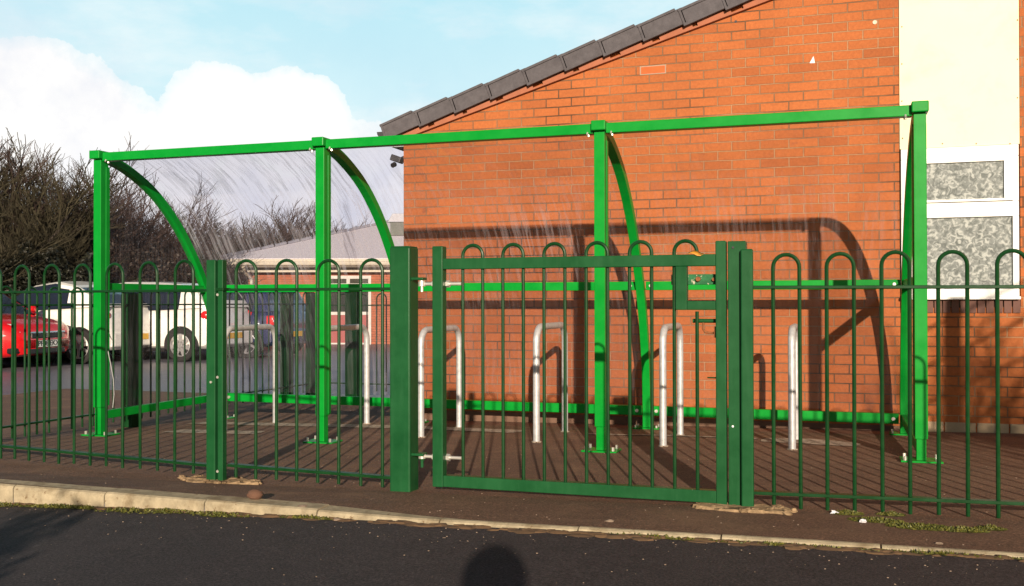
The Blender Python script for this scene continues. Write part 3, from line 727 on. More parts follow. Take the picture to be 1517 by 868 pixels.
# stone on the kerb
q = atY(376, 732, 3.52)
sb = MB().blob((q.x, 3.53, q.z-.004), .034, .028, .022, 12, 8, .10); so = sb.build('stone', m_rock, smooth=True)
tag(so, 'single brown stone lying on top of the kerb', 'stone')
for u, v, s_, lab in ((1237, 761, .016, 'white scrap of litter under the right fence panel'), (1279, 774, .014, 'crumpled white litter beside the yellow green moss')):
    p = groundpt(u, v); b_ = MB().blob((p.x, p.y, G(p.x, p.y)+s_*.3), s_, s_*.7, s_*.5, 7, 5, .5); tag(b_.build('litter', m_litter), lab, 'litter')
for u, v, s_, lab in ((449, 752, .016, 'larger white pebble at the foot of the kerb at left'), (1390, 806, .010, 'dull pebble on the path by the right fence'), (903, 773, .013, 'flat pale pebble on the path in front of the gate'), (500, 771, .012, 'pinkish pebble in the gutter below the wide gate post')):
    p = groundpt(u, v); b_ = MB().blob((p.x, p.y, G(p.x, p.y)+s_*.2), s_*1.3, s_*.8, s_*.5, 8, 5, .3); tag(b_.build('pebble', m_pebble, smooth=True), lab, 'pebble')

# rear compound fences and posts
grpb = 'bow top fence panels behind the shelter'
XA = -5.45
panel((XA, 4.78), (XA, 9.6), .2, .225, 21, lin(1.012, 1.005), lin(.885, .88), lin(.055, .02), lin(-.03, -.07), 'rear bow top fence panel running back from the road to the car park corner', grpb, name='bow_top_fence')
panel((XA, 9.62), (-3.2, 9.62), .15, .225, 10, c_(.985), c_(.865), c_(.03), c_(-.05), 'rear bow top fence panel facing the far brick building', grpb)
for (u, vb, Y, wd, lab) in ((193, 634, 6.70, .09, 'dark square fence post just left of the shelter end panel'), ):
    x = XA; z0 = G(x, Y); t = thing('rear_fence_post', (x, Y, z0), lab, 'post', 'dark green posts behind the shelter')
    MB().box(x-.055, x+.055, Y-.05, Y+.05, z0-.1, .97).build('shaft', m_fence, t, bevel=.004); MB().box(x-.05, x+.05, Y-.045, Y+.045, .968, .975).build('cap', m_fence, t)
for (u, wd, top, lab) in ((425, .11, 1.0, 'mossy dark green post at the rear compound corner, left of the second shelter post'), (460, .07, 1.0, 'narrow dark rear post hidden just left of the second shelter post'), (523, .14, 1.06, 'widest dark green rear post standing before the far door')):
    p = atY(u, 580, 9.55); x = p.x; z0 = G(x, 9.55); t = thing('rear_fence_post', (x, 9.55, z0), lab, 'post', 'dark green posts behind the shelter')
    MB().box(x-wd/2, x+wd/2, 9.5, 9.6, z0-.1, top).build('shaft', m_fence, t, bevel=.005); MB().box(x-wd/2+.01, x+wd/2-.01, 9.51, 9.59, top-.002, top+.006).build('cap', m_fence, t)
# dangling cord
p0 = atY(163, 535, 6.45); pts = []
for (u, v) in ((160, 520), (164, 540), (168, 562), (169, 585), (167, 604)): pts.append(atY(u, v, 5.9+.0))
pts = [tuple(p) for p in pts]; tag(MB().tube(pts, .003, 6).build('cord', m_galv, smooth=True), 'thin pale cord hanging beside the leftmost shelter post', 'cord')

# ================================================================== CARS
def tab(t, x): return lerp_tab(t, x)
def make_car(label, paint_m, L=4.0, W=1.70, H=1.47, loc=(0, 0, 0), ang=0, front=True, style=0, kind='parked_car'):
    """x forward; ang = heading"""
    root = thing(kind, (0, 0, 0), label, 'car', 'cars parked in the car park')
    h = L/2
    # belt / bonnet line, roof line, half width
    if style == 0:
        belt = [(-h, .62), (-h+.05, .86), (-h+.16, .97), (-h+.6, .97), (.55, .91), (1.0, .885), (h-.75, .86), (h-.35, .79), (h-.12, .70), (h-.03, .60), (h, .48)]
        roof = [(-h+.10, .97), (-h+.42, H-.1), (-h+.85, H-.015), (-.1, H), (.35, H-.05), (1.12, .90)]
    elif style == 1:   # sloping small hatch
        belt = [(-h, .60), (-h+.04, .86), (-h+.14, 1.02), (-h+.6, 1.0), (.5, .93), (1.1, .88), (h-.6, .80), (h-.25, .68), (h, .45)]
        roof = [(-h+.08, 1.02), (-h+.32, H-.17), (-h+.8, H-.045), (-h+1.3, H-.01), (.0, H), (.5, H-.07), (1.35, .90)]
    elif style == 3:
        belt = [(-h, .60), (-h+.04, .88), (-h+.14, 1.04), (-h+.7, 1.02), (.5, .93), (1.1, .89), (h-.6, .80), (h-.25, .68), (h, .45)]
        roof = [(-h+.06, 1.04), (-h+.42, 1.25), (-h+.85, H-.07), (-h+1.25, H), (-h+1.75, H-.07), (-h+2.65, .93)]
    else:              # saloon / estate
        belt = [(-h, .60), (-h+.04, .86), (-h+.12, .95), (.5, .92), (1.1, .90), (h-.6, .82), (h-.25, .70), (h, .48)]
        roof = [(-h+.10, .95), (-h+.30, H-.08), (-h+.6, H-.01), (.0, H), (.4, H-.05), (1.2, .92)]
    hw = W/2
    width = [(-h, hw*.80), (-h+.06, hw*.90), (-h+.3, hw*.98), (-.5, hw), (.8, hw), (h-.5, hw*.975), (h-.25, hw*.90), (h-.09, hw*.76), (h, hw*.60)]
    zlow = [(-h, .32), (-h+.15, .24), (h-.3, .20), (h, .26)]
    xs_ = sorted(set([round(x, 3) for x in frange(-h, h, 44)]+[round(a, 3) for a, _ in belt+width]))
    body = MB(); rows = []
    for x in xs_:
        zb_, w_, zl = tab(belt, x), tab(width, x), tab(zlow, x)
        crown = .035 if x > 1.0 or x < -h+.2 else 0
        half = [(0, zl), (w_*.85, zl), (w_*.96, zl+.06), (w_, zl+.22), (w_*1.0, zb_*.62+.05), (w_*.985, zb_-.10), (w_*.955, zb_-.035), (w_*.88, zb_+.0), (w_*.5, zb_+crown*.8), (0, zb_+crown)]
        rows.append([(x, y, z) for y, z in half]+[(x, -y, z) for y, z in half[-2:0:-1]])
    m_ = len(rows[0]); vs = [p for r in rows for p in r]
    fs = [(i*m_+k, i*m_+(k+1) % m_, (i+1)*m_+(k+1) % m_, (i+1)*m_+k) for i in range(len(rows)-1) for k in range(m_)]
    fs += [tuple(range(m_)), tuple(reversed(range((len(rows)-1)*m_, len(rows)*m_)))]
    body.add(vs, fs)
    # greenhouse
    gx0, gx1 = roof[0][0], roof[-1][0]
    gxs = sorted(set([round(x, 3) for x in frange(gx0, gx1, 34)]+[round(a, 3) for a, _ in roof]))
    gl = MB(); rg = MB(); rows = []
    pil = {0: [(-h+.62, -h+.74), (-.28, -.20)], 1: [(-h+1.42, -h+1.47)], 2: [(-h+.62, -h+.70), (-.28, -.20)], 3: []}[style]
    for x in gxs:
        zb_ = tab(belt, x)-.01; zr_ = max(tab(roof, x), zb_+.004); w_ = tab(width, x); f = (zr_-zb_)/(H-.95)
        ti = .97-.20*min(1, f)
        half = [(w_*.955, zb_), (w_*(.955-.25*(.955-ti)), zb_+(zr_-zb_)*.22), (w_*(.955-.75*(.955-ti)), zb_+(zr_-zb_)*.78), (w_*ti, zr_-.05*min(1, f)), (w_*(ti-.09), zr_-.012*min(1, f)), (w_*.4, zr_), (0, zr_+.008)]
        rows.append([(x, y, z) for y, z in half]+[(x, -y, z) for y, z in half[-2::-1]])
    m_ = len(rows[0])
    xr0 = roof[2][0]; xr1 = roof[-2][0]
    for i in range(len(rows)-1):
        xm = (gxs[i]+gxs[i+1])/2
        for k in range(m_-1):
            kk = k if k < m_//2 else m_-2-k
            q = [rows[i][k], rows[i][k+1], rows[i+1][k+1], rows[i+1][k]]
            zr_ = tab(roof, xm); zb_ = tab(belt, xm)
            if kk in (0, 1, 2):     # side
                glass = kk in (1, 2) or kk == 0
                if zr_-zb_ < (.20 if style == 3 else .17) or any(a < xm < b for a, b in pil) or xm < -h+(.62 if style == 1 else (.72+.2*kk) if style == 3 else .46) or xm > xr1+.72: glass = False
            elif kk == 3: glass = False
            else:
                glass = (xm < xr0-.1 and xm > gx0+.05) or (xm > xr1+.03 and xm < gx1-.04)
                if kk == 4 and not glass: glass = False
            ((rg if kk >= 4 and xm < 0 else gl) if glass else body).add(q, [(0, 1, 2, 3)])
    bo = body.build('body', paint_m, root, True)
    gl.build('windows', m_carglass, root, True); rg.build('rear_window', m_carglass, root, True)
    # wheels, arches
    for sx, wx in (('r', -h+.58), ('f', h-.80)):
        for sy in (-1, 1):
            R = .315; yo = sy*(hw+.008)
            ac = MB(); n = 22; a0 = -.25
            vs = []; 
            for k in range(n+1):
                t = a0+(PI-2*a0)*k/n
                for rr, yy in ((R+.04, sy*(hw*.992+.006)), (R-.03, sy*(hw*.992+.006)), (R-.03, sy*(hw-.25)), (R+.05, sy*(hw-.25))):
                    vs.append((wx+rr*math.cos(t), yy, R+rr*math.sin(t)))
            ac.add(vs, [(i*4+k, i*4+(k+1) % 4, (i+1)*4+(k+1) % 4, (i+1)*4+k) for i in range(n) for k in range(4)]); 
            ac.build('wheel_arch', m_black, root, True)
            wh = MB(); pr = [(0, .60), (.0, R*.66), (.006, R*.7), (.012, R*.93), (-.01, R), (-.17, R), (-.19, R*.9)]
            vs = []; n = 28
            for k in range(n):
                t = 2*PI*k/n
                for dy, rr in pr[1:]: vs.append((wx+rr*math.cos(t), yo+sy*dy, R+rr*math.sin(t)))
            m2 = len(pr)-1
            wh.add(vs, [(k*m2+j, ((k+1) % n)*m2+j, ((k+1) % n)*m2+j+1, k*m2+j+1) for k in range(n) for j in range(m2-1)])
            wo_ = wh.build('wheel', m_tyre, root, True)
            MB().cyl((wx, yo-sy*.09, R), (wx, yo-sy*.05, R), R*.67, 24).build('hub_back', m_black, wo_, True)
            rm_ = MB(); ns = 7 if style == 1 else 5
            n = 28; vs = []
            for k in range(n):
                t = 2*PI*k/n
                for dy, rr in ((.002, R*.70), (.006, R*.66), (-.03, R*.60)): vs.append((wx+rr*math.cos(t), yo+sy*dy, R+rr*math.sin(t)))
            rm_.add(vs, [(k*3+j, ((k+1) % n)*3+j, ((k+1) % n)*3+j+1, k*3+j+1) for k in range(n) for j in range(2)])
            for k in range(ns):
                T = Matrix.Translation((wx, yo-sy*.012, R))@Matrix.Rotation(2*PI*k/ns+.2, 4, 'Y')
                wd = .05 if style == 1 else .028
                rm_.box(.02, R*.66, -.012, .012, -wd*.8, wd*.8, T=T)
            rm_.cyl((wx, yo-sy*.02, R), (wx, yo+sy*.006, R), .05, 14); rm_.build('rim', m_alloy, wo_, True)
    # mirrors, handles, door lines
    for sy in (-1, 1):
        xm = 1.0; MB().blob((xm-.05, sy*(hw+.07), .97), .07, .10, .07, 12, 8, 0).build('mirror', paint_m, root, True)
        for hx in (-.35, .5) if style != 1 else (0.1,):
            MB().box(hx-.09, hx+.07, sy*(hw*.985)-.012, sy*(hw*.985)+.012, .80, .825).build('door_handle', paint_m, root, bevel=.005)
        dl_ = MB()
        for xx in ((-.24, .95) if style != 1 else (0-.02, 1.05)):
            dl_.box(xx-.004, xx+.004, sy*hw-.01, sy*(hw+.0015), .30, .84)
        dl_.build('door_gap', m_black, root)
        MB().box(-h+.95, h-1.15, sy*hw*.93-.03, sy*hw*.93+.03, .19, .25).build('sill', m_black, root)
    # rear
    for sy in (-1, 1):
        if style == 2: l_ = MB().box(-h-.012, -h+.16, sy*hw*.93-.10 if sy > 0 else -hw*.93-.03, hw*.93+.03 if sy > 0 else -hw*.93+.10, .66, .86)
        else: l_ = MB().blob((-h+.13, sy*hw*.855, .87), .115, .075, .09, 14, 9, 0)
        lo_ = l_.build('tail_light', m_lampred, root, True, bevel=.03 if style == 2 else 0)
        if style == 2: MB().box(-h-.016, -h+.05, sy*hw*.93-.09 if sy > 0 else -hw*.93-.02, hw*.93+.02 if sy > 0 else -hw*.93+.09, .735, .775).build('lamp_lens', m_lampclear, lo_)
    MB().box(-h-.045, -h+.03, -.26, .26, .42, .53).build('number_plate', m_yplate, root, bevel=.004)
    MB().box(-h-.035, -h+.14, -hw*.80, hw*.80, .30, .56).build('rear_bumper', paint_m, root, bevel=.03)
    # front
    for sy in (-1, 1):
        hl = MB(); 
        pts_ = [(h-.66, sy*hw*.975, .68), (h-.62, sy*hw*.94, .80), (h-.20, sy*hw*.66, .735), (h-.07, sy*hw*.60, .60), (h-.24, sy*hw*.88, .53)]
        vs = [Vector(p) for p in pts_]; out = [v+Vector((.03, sy*.018, .010)) for v in vs]; bk = [v-Vector((.1, sy*.06, .03)) for v in vs]
        n = 5; hl.add(out+bk, [tuple(range(n)), tuple(reversed(range(n, 2*n)))]+[(i, (i+1) % n, n+(i+1) % n, n+i) for i in range(n)])
        ho_ = hl.build('headlight', m_lampclear, root, True, bevel=.01)
        fl_ = MB().box(h-.17, h-.05, min(sy*hw*.5, sy*hw*.82), max(sy*hw*.5, sy*hw*.82), .27, .36); 
        fl_.build('fog_recess', m_black, root, bevel=.02)
    gr = MB().box(h-.12, h+.015, -.36, .36, .50, .60); gro = gr.build('grille', m_black, root, bevel=.02)
    MB().box(h-.1, h+.024, -.40, .40, .585, .615).build('chrome_bar', m_chrome, gro, bevel=.008)
    ch = MB().box(h+.01, h+.035, -.022, .022, .51, .60); ch.box(h+.01, h+.037, -.045, .045, .585, .61); ch.build('badge', m_chrome, gro, bevel=.004)
    MB().box(h-.1, h+.012, -.42, .42, .25, .34).build('lower_grille', m_black, root, bevel=.02)
    if front:
        pl = MB().box(h+.005, h+.03, -.26, .26, .36, .47).build('number_plate', m_wplate, root, bevel=.003)
        cu = bpy.data.curves.new('t', 'FONT'); cu.body = 'PF08 EKX'; cu.size = .125; cu.align_x = 'CENTER'; cu.align_y = 'CENTER'; cu.extrude = .001; cu.offset = .0015; cu.space_character = .95
        to = bpy.data.objects.new('t', cu); col.objects.link(to); dg = bpy.context.evaluated_depsgraph_get(); dg.update()
        me = bpy.data.meshes.new_from_object(to.evaluated_get(dg)); bpy.data.objects.remove(to)
        me.materials.clear(); me.materials.append(m_black)
        me.transform(Matrix.Translation((h+.032, 0, .415))@Matrix(((0, 0, 1, 0), (1, 0, 0, 0), (0, 1, 0, 0), (0, 0, 0, 1))))
        te = bpy.data.objects.new('lettering', me); col.objects.link(te); te.parent = pl
    root.location = loc; root.rotation_euler = (0, 0, ang)
    return root
Rh = Vector((math.cos(YAW), math.sin(YAW), 0)); Fh = Vector((-math.sin(YAW), math.cos(YAW), 0))
def rowcar(u, D, th_deg, facing, Lc, **k):
    """u: pixel column of the visible end's middle, D its distance"""
    t = math.radians(th_deg); ax = Rh*math.cos(t)-Fh*math.sin(t)   # towards right and camera
    e = at(u, 446, D); e.z = 0; c = e-ax*(Lc/2)
    hd = ax if facing else -ax; c.z = G(c.x, c.y)-.015
    return make_car(loc=c, ang=math.atan2(hd.y, hd.x), L=Lc, **k)
rowcar(70, 16.6, 15, True, 4.1, label='red hatchback parked nose towards the fence at far left', paint_m=m_red, W=1.75, H=1.46, front=True, style=0)
rowcar(204, 18.5, 17, False, 4.2, label='white hatchback with dark side windows parked tail first next to the red car', paint_m=m_white, W=1.72, H=1.50, front=False, style=3)
rowcar(345, 19.3, 17, False, 4.0, label='white hatchback with silver wheel covers parked behind the slim fence post', paint_m=m_white, W=1.70, H=1.52, front=False, style=1)
rowcar(436, 20.6, 18, False, 4.2, label='dark blue estate car with red and white tail light, rightmost in the row', paint_m=m_blue, W=1.72, H=1.50, front=False, style=2)

# ================================================================== FAR BUILDING (parallel to the picture plane)
def loc3(lat, D, z): p = Rh*lat+Fh*D; return (p.x, p.y, z)
FT = Matrix((Rh, Fh, Vector((0, 0, 1)))).transposed().to_4x4()
DB = 30.0; s_px = FPX/DB
def fl_(u): return (u-758.5)/s_px
def fz(v): return CAMH+(446-v)/s_px
fzg = -.45
fb = thing('far_building', loc3(fl_(368), DB, fzg), 'low red brick building with pale grey roof across the car park', 'building')
def fbox(a, b, y0, y1, z0, z1): return MB().box(a, b, y0, y1, z0, z1, T=FT)
wl = MB().box(0, 14, -.0, 6, 0, fz(395)-fzg)
wo2 = wl; o_ = None
me_T = Matrix.Translation(loc3(fl_(368), DB, fzg))@Matrix.Rotation(YAW, 4, 'Z')
def fpart(mb, name, mat, parent, **k):
    # local coordinates in the building's own axes, origin at its front left corner
    o = mb.build(name, mat, None, k.get('smooth', False), k.get('bevel', 0)); o.parent = parent; return o
fb.rotation_euler = (0, 0, YAW)
X_ = lambda u: fl_(u)-fl_(368); Z_ = lambda v: fz(v)-fzg
wl = MB(); wl.box(0, X_(482), 0, 6, 0, Z_(395)); wl.box(X_(550), 14, 0, 6, 0, Z_(395)); wl.box(X_(482), X_(550), 0, 6, Z_(408), Z_(395))
fpart(wl, 'wall', m_brick_far, fb)
xo = X_(335); rz = Z_(383); run = 5.2
rf2 = MB(); rr = math.tan(math.radians(17.5))*run; xe2 = 15
P = [(xo, -.6, rz), (xe2, -.6, rz), (xe2, -.6+2*run, rz), (xo, -.6+2*run, rz), (xo+run, -.6+run, rz+rr), (xe2-run, -.6+run, rz+rr)]
Pb = [(x, y, z-.06) for x, y, z in P[:4]]
rf2.add(P+Pb, [(0, 1, 5, 4), (1, 2, 5), (2, 3, 4, 5), (3, 0, 4), (6, 9, 8, 7), (0, 6, 7, 1), (1, 7, 8, 2), (2, 8, 9, 3), (3, 9, 6, 0)])
ro2 = fpart(rf2, 'roof', m_metalroof, fb)
hp = MB(); n = 16
for k in range(n):
    a = Vector(P[0]).lerp(Vector(P[4]), (k+.05)/n); b = Vector(P[0]).lerp(Vector(P[4]), (k+.85)/n); hp.tube([a+Vector((0, 0, .03)), b+Vector((0, 0, .05))], .05, 6)
hp.tube([Vector(P[4])+Vector((0, 0, .03)), Vector(P[5])+Vector((0, 0, .03))], .06, 6)
fpart(hp, 'hip_tiles', plain('lead_grey', (.26, .26, .3), .6), ro2)
fpart(MB().box(xo, xe2, -.64, -.58, rz-.24, rz-.02).box(xo-.03, xo+.03, -.64, 6, rz-.24, rz-.02), 'fascia', m_creamtrim, ro2)
fpart(MB().tube([(xo+.1, -.68, rz-.16), (xe2, -.68, rz-.16)], .06, 8), 'gutter', m_creamtrim, ro2, smooth=True)
fpart(MB().box(xo+.4, xe2, -.30, -.1, rz-.40, rz-.28), 'soffit_board', m_creamtrim, ro2)
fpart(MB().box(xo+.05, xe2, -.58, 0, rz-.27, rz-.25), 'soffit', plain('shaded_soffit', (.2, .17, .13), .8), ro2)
fpart(MB().tube([(.0, -.6, rz-.25), (.03, -.5, rz-.42), (.12, -.1, rz-.6), (.12, -.09, .0)], .05, 8), 'downpipe', m_creamtrim, fb, smooth=True)
fpart(MB().box(X_(447), X_(462), -.14, .0, Z_(403), Z_(396)), 'bulkhead_light', plain('pale_lamp', (.5, .48, .45), .4), fb, bevel=.02)
# double door
do = MB(); a, b = X_(482), X_(550); zt2, zb2 = Z_(408), .02; mid = (a+b)/2
f_ = .09
for (p, q) in ((a, a+f_), (b-f_, b), (mid-f_*.6, mid+f_*.6)): do.box(p, q, -.03, .05, zb2, zt2)
for z in (zt2-f_, Z_(424), Z_(466), zb2): do.box(a, b, -.025, .045, z, z+f_*1.1)
dob = fpart(do, 'door', plain('white_door_frame', (.62, .60, .52), .5), fb, bevel=.01)
fpart(MB().box(a+.05, b-.05, .0, .02, Z_(466), zt2-.05), 'glazing', m_dglass, dob)
fpart(MB().box(a+.05, b-.05, -.005, .03, zb2+.05, Z_(466)), 'kick_panel', m_doorred, dob)
fpart(MB().box(X_(430), X_(434.5), -.05, .0, .0, Z_(461)), 'white_upright', plain('white_post', (.62, .60, .52), .5), fb)
# vent cowl at the near end of a low annexe
q = at(590, 330, 32.3)
vc = thing('roof_vent', (q.x, q.y, q.z), 'grey roof vent cowl peeping out beside the brick corner', 'vent')
vT = Matrix.Translation(q)@Matrix.Rotation(YAW, 4, 'Z')
MB().prism([(-.3, 0), (.5, 0), (.5, .27), (-.15, .27)], -.36, .36, T=vT@Matrix.Rotation(PI/2, 4, 'X')).build('cowl', plain('pale_vent_metal', (.36, .37, .4), .5), vc, bevel=.01)
MB().box(-.22, .5, -.3, .3, -.42, -.0, T=vT).build('vent_body', plain('dull_vent_green', (.10, .11, .09), .6), vc)
MB().box(-.1, .5, -.22, .22, -1.5, -.42, T=vT).build('vent_shaft', plain('pale_vent_shaft', (.45, .44, .42), .6), vc)

# ================================================================== TREES
def make_tree(seed, stems, height, spread, levels=5, twig=m_twig, lean=0):
    rnd = random.Random(seed); tr = MB(); cr = MB()
    def grow(p, d, ln, r, lv):
        n = 3; pts = [p]; q = p.copy(); dd = d.copy()
        for i in range(n):
            dd = (dd+Vector((rnd.gauss(0, .17), rnd.gauss(0, .17), rnd.gauss(.03, .09)))).normalized(); q = q+dd*(ln/n); pts.append(q.copy())
        rr = [r*(1-.35*i/n) for i in range(n+1)]
        (tr if lv >= levels-1 else cr).tube(pts, rr, 6 if lv >= levels-1 else 3, cap=False)
        if lv <= 0: return
        k = 4 if lv > 1 else 5
        for j in range(k):
            t = .35+.65*(j+rnd.random())/k; i = min(n-1, int(t*n)); o = pts[i].lerp(pts[i+1], t*n-i)
            a = rnd.uniform(0, 2*PI); sp = rnd.uniform(.4, 1.15)
            sd = Vector((math.cos(a), math.sin(a), 0)); nd = (dd*1.0+sd*sp+Vector((0, 0, .12))).normalized()
            grow(o, nd, ln*rnd.uniform(.5, .72), max(.0036, r*.46), lv-1)
        grow(q, dd, ln*.62, r*.6, lv-1)
    for s in range(stems):
        a = rnd.uniform(0, 2*PI); b = rnd.uniform(.05, spread)
        grow(Vector((math.cos(a)*.25*rnd.random(), math.sin(a)*.25*rnd.random(), -.1)), Vector((math.cos(a)*b, math.sin(a)*b, 1)).normalized(), height*.36, .055, levels)
    zs = max(v[2] for v in cr.v)
    root = thing('bare_tree', (0, 0, 0), '', '')
    k = height/zs
    tr.v = [tuple(Vector(v)*k) for v in tr.v]; cr.v = [tuple(Vector(v)*k) for v in cr.v]
    tr.build('trunk', m_bark, root); cr.build('crown', twig, root)
    return root
protos = [make_tree(3, 3, 4.5, .35, 4), make_tree(11, 3, 4.5, .5, 4), make_tree(23, 4, 4.2, .45, 4, m_twigg), make_tree(31, 3, 4.6, .4, 4)]
trees = [(-95, 190, 21, 2), (-20, 198, 21.5, 2), (20, 240, 23, 0), (70, 248, 25, 1), (112, 232, 26, 3), (160, 262, 25, 0), (205, 268, 27, 1), (238, 258, 28, 3), (280, 296, 27, 0),
         (322, 305, 40, 1), (352, 298, 41, 2), (395, 306, 41, 3), (432, 290, 42, 0), (470, 300, 42, 1), (505, 312, 43, 3), (535, 330, 43, 0), (-60, 270, 25, 3), (45, 300, 22, 2), (132, 320, 24, 1), (185, 330, 25, 2), (265, 330, 26, 1), (300, 350, 26, 3), (365, 335, 40, 0), (455, 335, 41, 2)]
_words = ['with mossy twigs', 'with reddish twigs', 'with an open crown', 'with a rounded crown', 'with crossing stems']
used = set()
for i, (u, vt_, D, k) in enumerate(trees):
    p = at(u, 446, D); z0 = G(p.x, p.y); h = (CAMH+(446-vt_)/FPX*D-z0)*(1.14 if u < 150 else 1.0)
    src = protos[k]; o = src if k not in used else copy_tree(src); used.add(k)
    o.location = (p.x, p.y, z0); sc = h/4.5; o.scale = (sc*1.05, sc*1.05, sc); o.rotation_euler = (0, 0, i*1.9)
    order = sorted(range(len(trees)), key=lambda q: trees[q][0]).index(i)
    ords = 'first second third fourth fifth sixth seventh eighth ninth tenth eleventh twelfth thirteenth fourteenth fifteenth sixteenth seventeenth eighteenth nineteenth twentieth twenty-first twenty-second twenty-third twenty-fourth'.split()
    tag(o, 'bare winter tree with %s twigs, %s from the left in the tree line' % ('mossy' if k == 2 else 'brown', ords[order]), 'tree', 'bare trees behind the car park')
# undergrowth: evergreen mass left, bramble right
def thicket(name, mat, label, spans, n, size, rnd):
    mb = MB()
    for i in range(n):
        u0, u1, D0, D1, top0, top1 = rnd.choice(spans); t = rnd.random(); u = u0+(u1-u0)*t; D = rnd.uniform(D0, D1)
        p = at(u, 446, D); zg = G(p.x, p.y); zt_ = CAMH+(446-(top0+(top1-top0)*t+12*math.sin(u*.13)+9*math.sin(u*.05+2)))/FPX*D
        z = zg+(zt_-zg)*rnd.random()**.8; s1 = size*rnd.uniform(.6, 1.5)
        a = Vector((rnd.gauss(0, 1), rnd.gauss(0, 1), rnd.gauss(0, .8))).normalized()*s1; b = Vector((rnd.gauss(0, 1), rnd.gauss(0, 1), rnd.gauss(0, 1))).normalized()*s1*.6
        c = Vector((p.x, p.y, z)); mb.add([c-a, c+b, c+a, c-b], [(0, 1, 2, 3)])
    return tag(mb.build(name, mat), label, 'undergrowth', kind='stuff')
rnd = random.Random(5)
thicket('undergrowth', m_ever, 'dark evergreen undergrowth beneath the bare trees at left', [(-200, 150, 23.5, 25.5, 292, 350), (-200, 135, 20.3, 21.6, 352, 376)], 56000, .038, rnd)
thicket('undergrowth', m_bramble, 'brown bramble thicket under the bare trees', [(130, 318, 22.5, 27, 345, 372), (300, 480, 42, 45, 345, 352), (480, 600, 42, 45, 352, 372), (-200, 200, 25.5, 29, 305, 345)], 60000, .038, rnd)

# ================================================================== OUT OF FRAME: the person behind the camera, and unseen objects added for their shadows
def make_person():
    me = bpy.data.meshes.new('person')
    bx, by, bz = .072, -.40, G(0, 0)
    J = {'pelvis': (bx, by-.08, .28), 'waist': (bx, by-.03, .42), 'chest': (bx, by+.02, .68), 'neck': (bx, by+.05, .82), 'headb': (bx, by+.07, .80), 'head': (bx, by+.08, .90), 'headt': (bx, by+.075, .955)}
    V = [(J[k], r) for k, r in (('pelvis', .13), ('waist', .125), ('chest', .145), ('neck', .055), ('headb', .07), ('head', .085), ('headt', .062))]
    E_ = [(0, 1), (1, 2), (2, 3), (3, 4), (4, 5), (5, 6)]
    def chain(root, pts):
        pr = root
        for p, r in pts: V.append((p, r)); E_.append((pr, len(V)-1)); pr = len(V)-1
        return pr
    ends = []
    for s in (-1, 1):
        e = chain(2, [((bx+s*.165, by+.03, .765), .062), ((bx+s*.18, by+.12, .60), .045), ((bx+s*.09, by+.27, .66), .032), ((bx+s*.05, by+.32, .72), .024)]); ends.append((s, e))
        chain(0, [((bx+s*.11, by-.02, .27), .09), ((bx+s*.16, by+.26, .40), .065), ((bx+s*.14, by+.02, .14), .045), ((bx+s*.14, by+.06, bz+.055), .04), ((bx+s*.15, by+.22, bz+.035), .035)])
    me.from_pydata([v for v, _ in V], E_, [])
    o = bpy.data.objects.new('person', me); col.objects.link(o)
    md = o.modifiers.new('skin', 'SKIN'); 
    for i, (_, r) in enumerate(V): me.skin_vertices[0].data[i].radius = (r, r)
    me.skin_vertices[0].data[0].use_root = True
    sb_ = o.modifiers.new('sub', 'SUBSURF'); sb_.levels = 1; sb_.render_levels = 2
    me.materials.append(m_cloth)
    tag(o, 'crouching photographer in a dark coat whose shadow falls on the road', 'person')
    hr = MB().blob((bx, by+.065, .932), .098, .105, .098, 16, 10, .02).build('hair', m_hair, o, True)
    for s, e in ends:
        hx, hy, hz = V[e][0]
        fg = MB().blob((hx, hy+.01, hz+.02), .022, .03, .035, 10, 6, 0)
        for k in range(4):
            fg.tube([(hx, hy+.01, hz+.035-.017*k), (hx-s*.035, hy+.03, hz+.04-.017*k), (hx-s*.06, hy+.02, hz+.038-.017*k)], .0075, 8)
        fg.tube([(hx, hy-.01, hz), (hx-s*.03, hy-.005, hz-.012)], .009, 8); fg.build('hand', m_skin, o, True)
    return o
try:
    make_person()
except Exception as ex:
    print('person failed', ex)
sh = MB(); rnd = random.Random(9)
for i in range(5200):
    a = rnd.uniform(0, 2*PI); b = math.acos(rnd.uniform(-.1, 1)); rr = .75+.25*rnd.random()
    rr *= 1+.12*math.sin(a*5)+.1*math.sin(b*7+a)
    c = Vector((-1.70+.72*rr*math.sin(b)*math.cos(a), -1.1+.6*rr*math.sin(b)*math.sin(a), +.12+1.02*rr*math.cos(b)))
    u1 = Vector((rnd.gauss(0, 1), rnd.gauss(0, 1), rnd.gauss(0, 1))).normalized()*.045; u2 = Vector((rnd.gauss(0, 1), rnd.gauss(0, 1), rnd.gauss(0, 1))).normalized()*.03
    sh.add([c-u1, c+u2, c+u1, c-u2], [(0, 1, 2, 3)])
shr = thing('shadow_caster_shrub', (-1.62, -1.1, .1), 'unseen rounded evergreen bush added to cast the shadow at the lower left', 'shadow_caster_shrub')  # added out of view only to throw the lower left shadow
sh.build('foliage', m_ever, shr); MB().tube([(-1.62, -1.1, 0), (-1.6, -1.1, .6)], [.04, .02], 8).build('stem', m_bark, shr)
sap = copy_tree(protos[1]); sap.name = 'shadow_caster_sapling'; sap.location = (3.05, 1.4, G(3, 1.4)); sap.scale = (.42, .42, .60); sap.rotation_euler = (0, 0, .7)  # young tree added out of view for its twig shadows on the wall
for k_ in ('group',):
    if k_ in sap: del sap[k_]
tag(sap, 'unseen bare young tree added to cast twig shadows on the right end of the wall', 'tree')

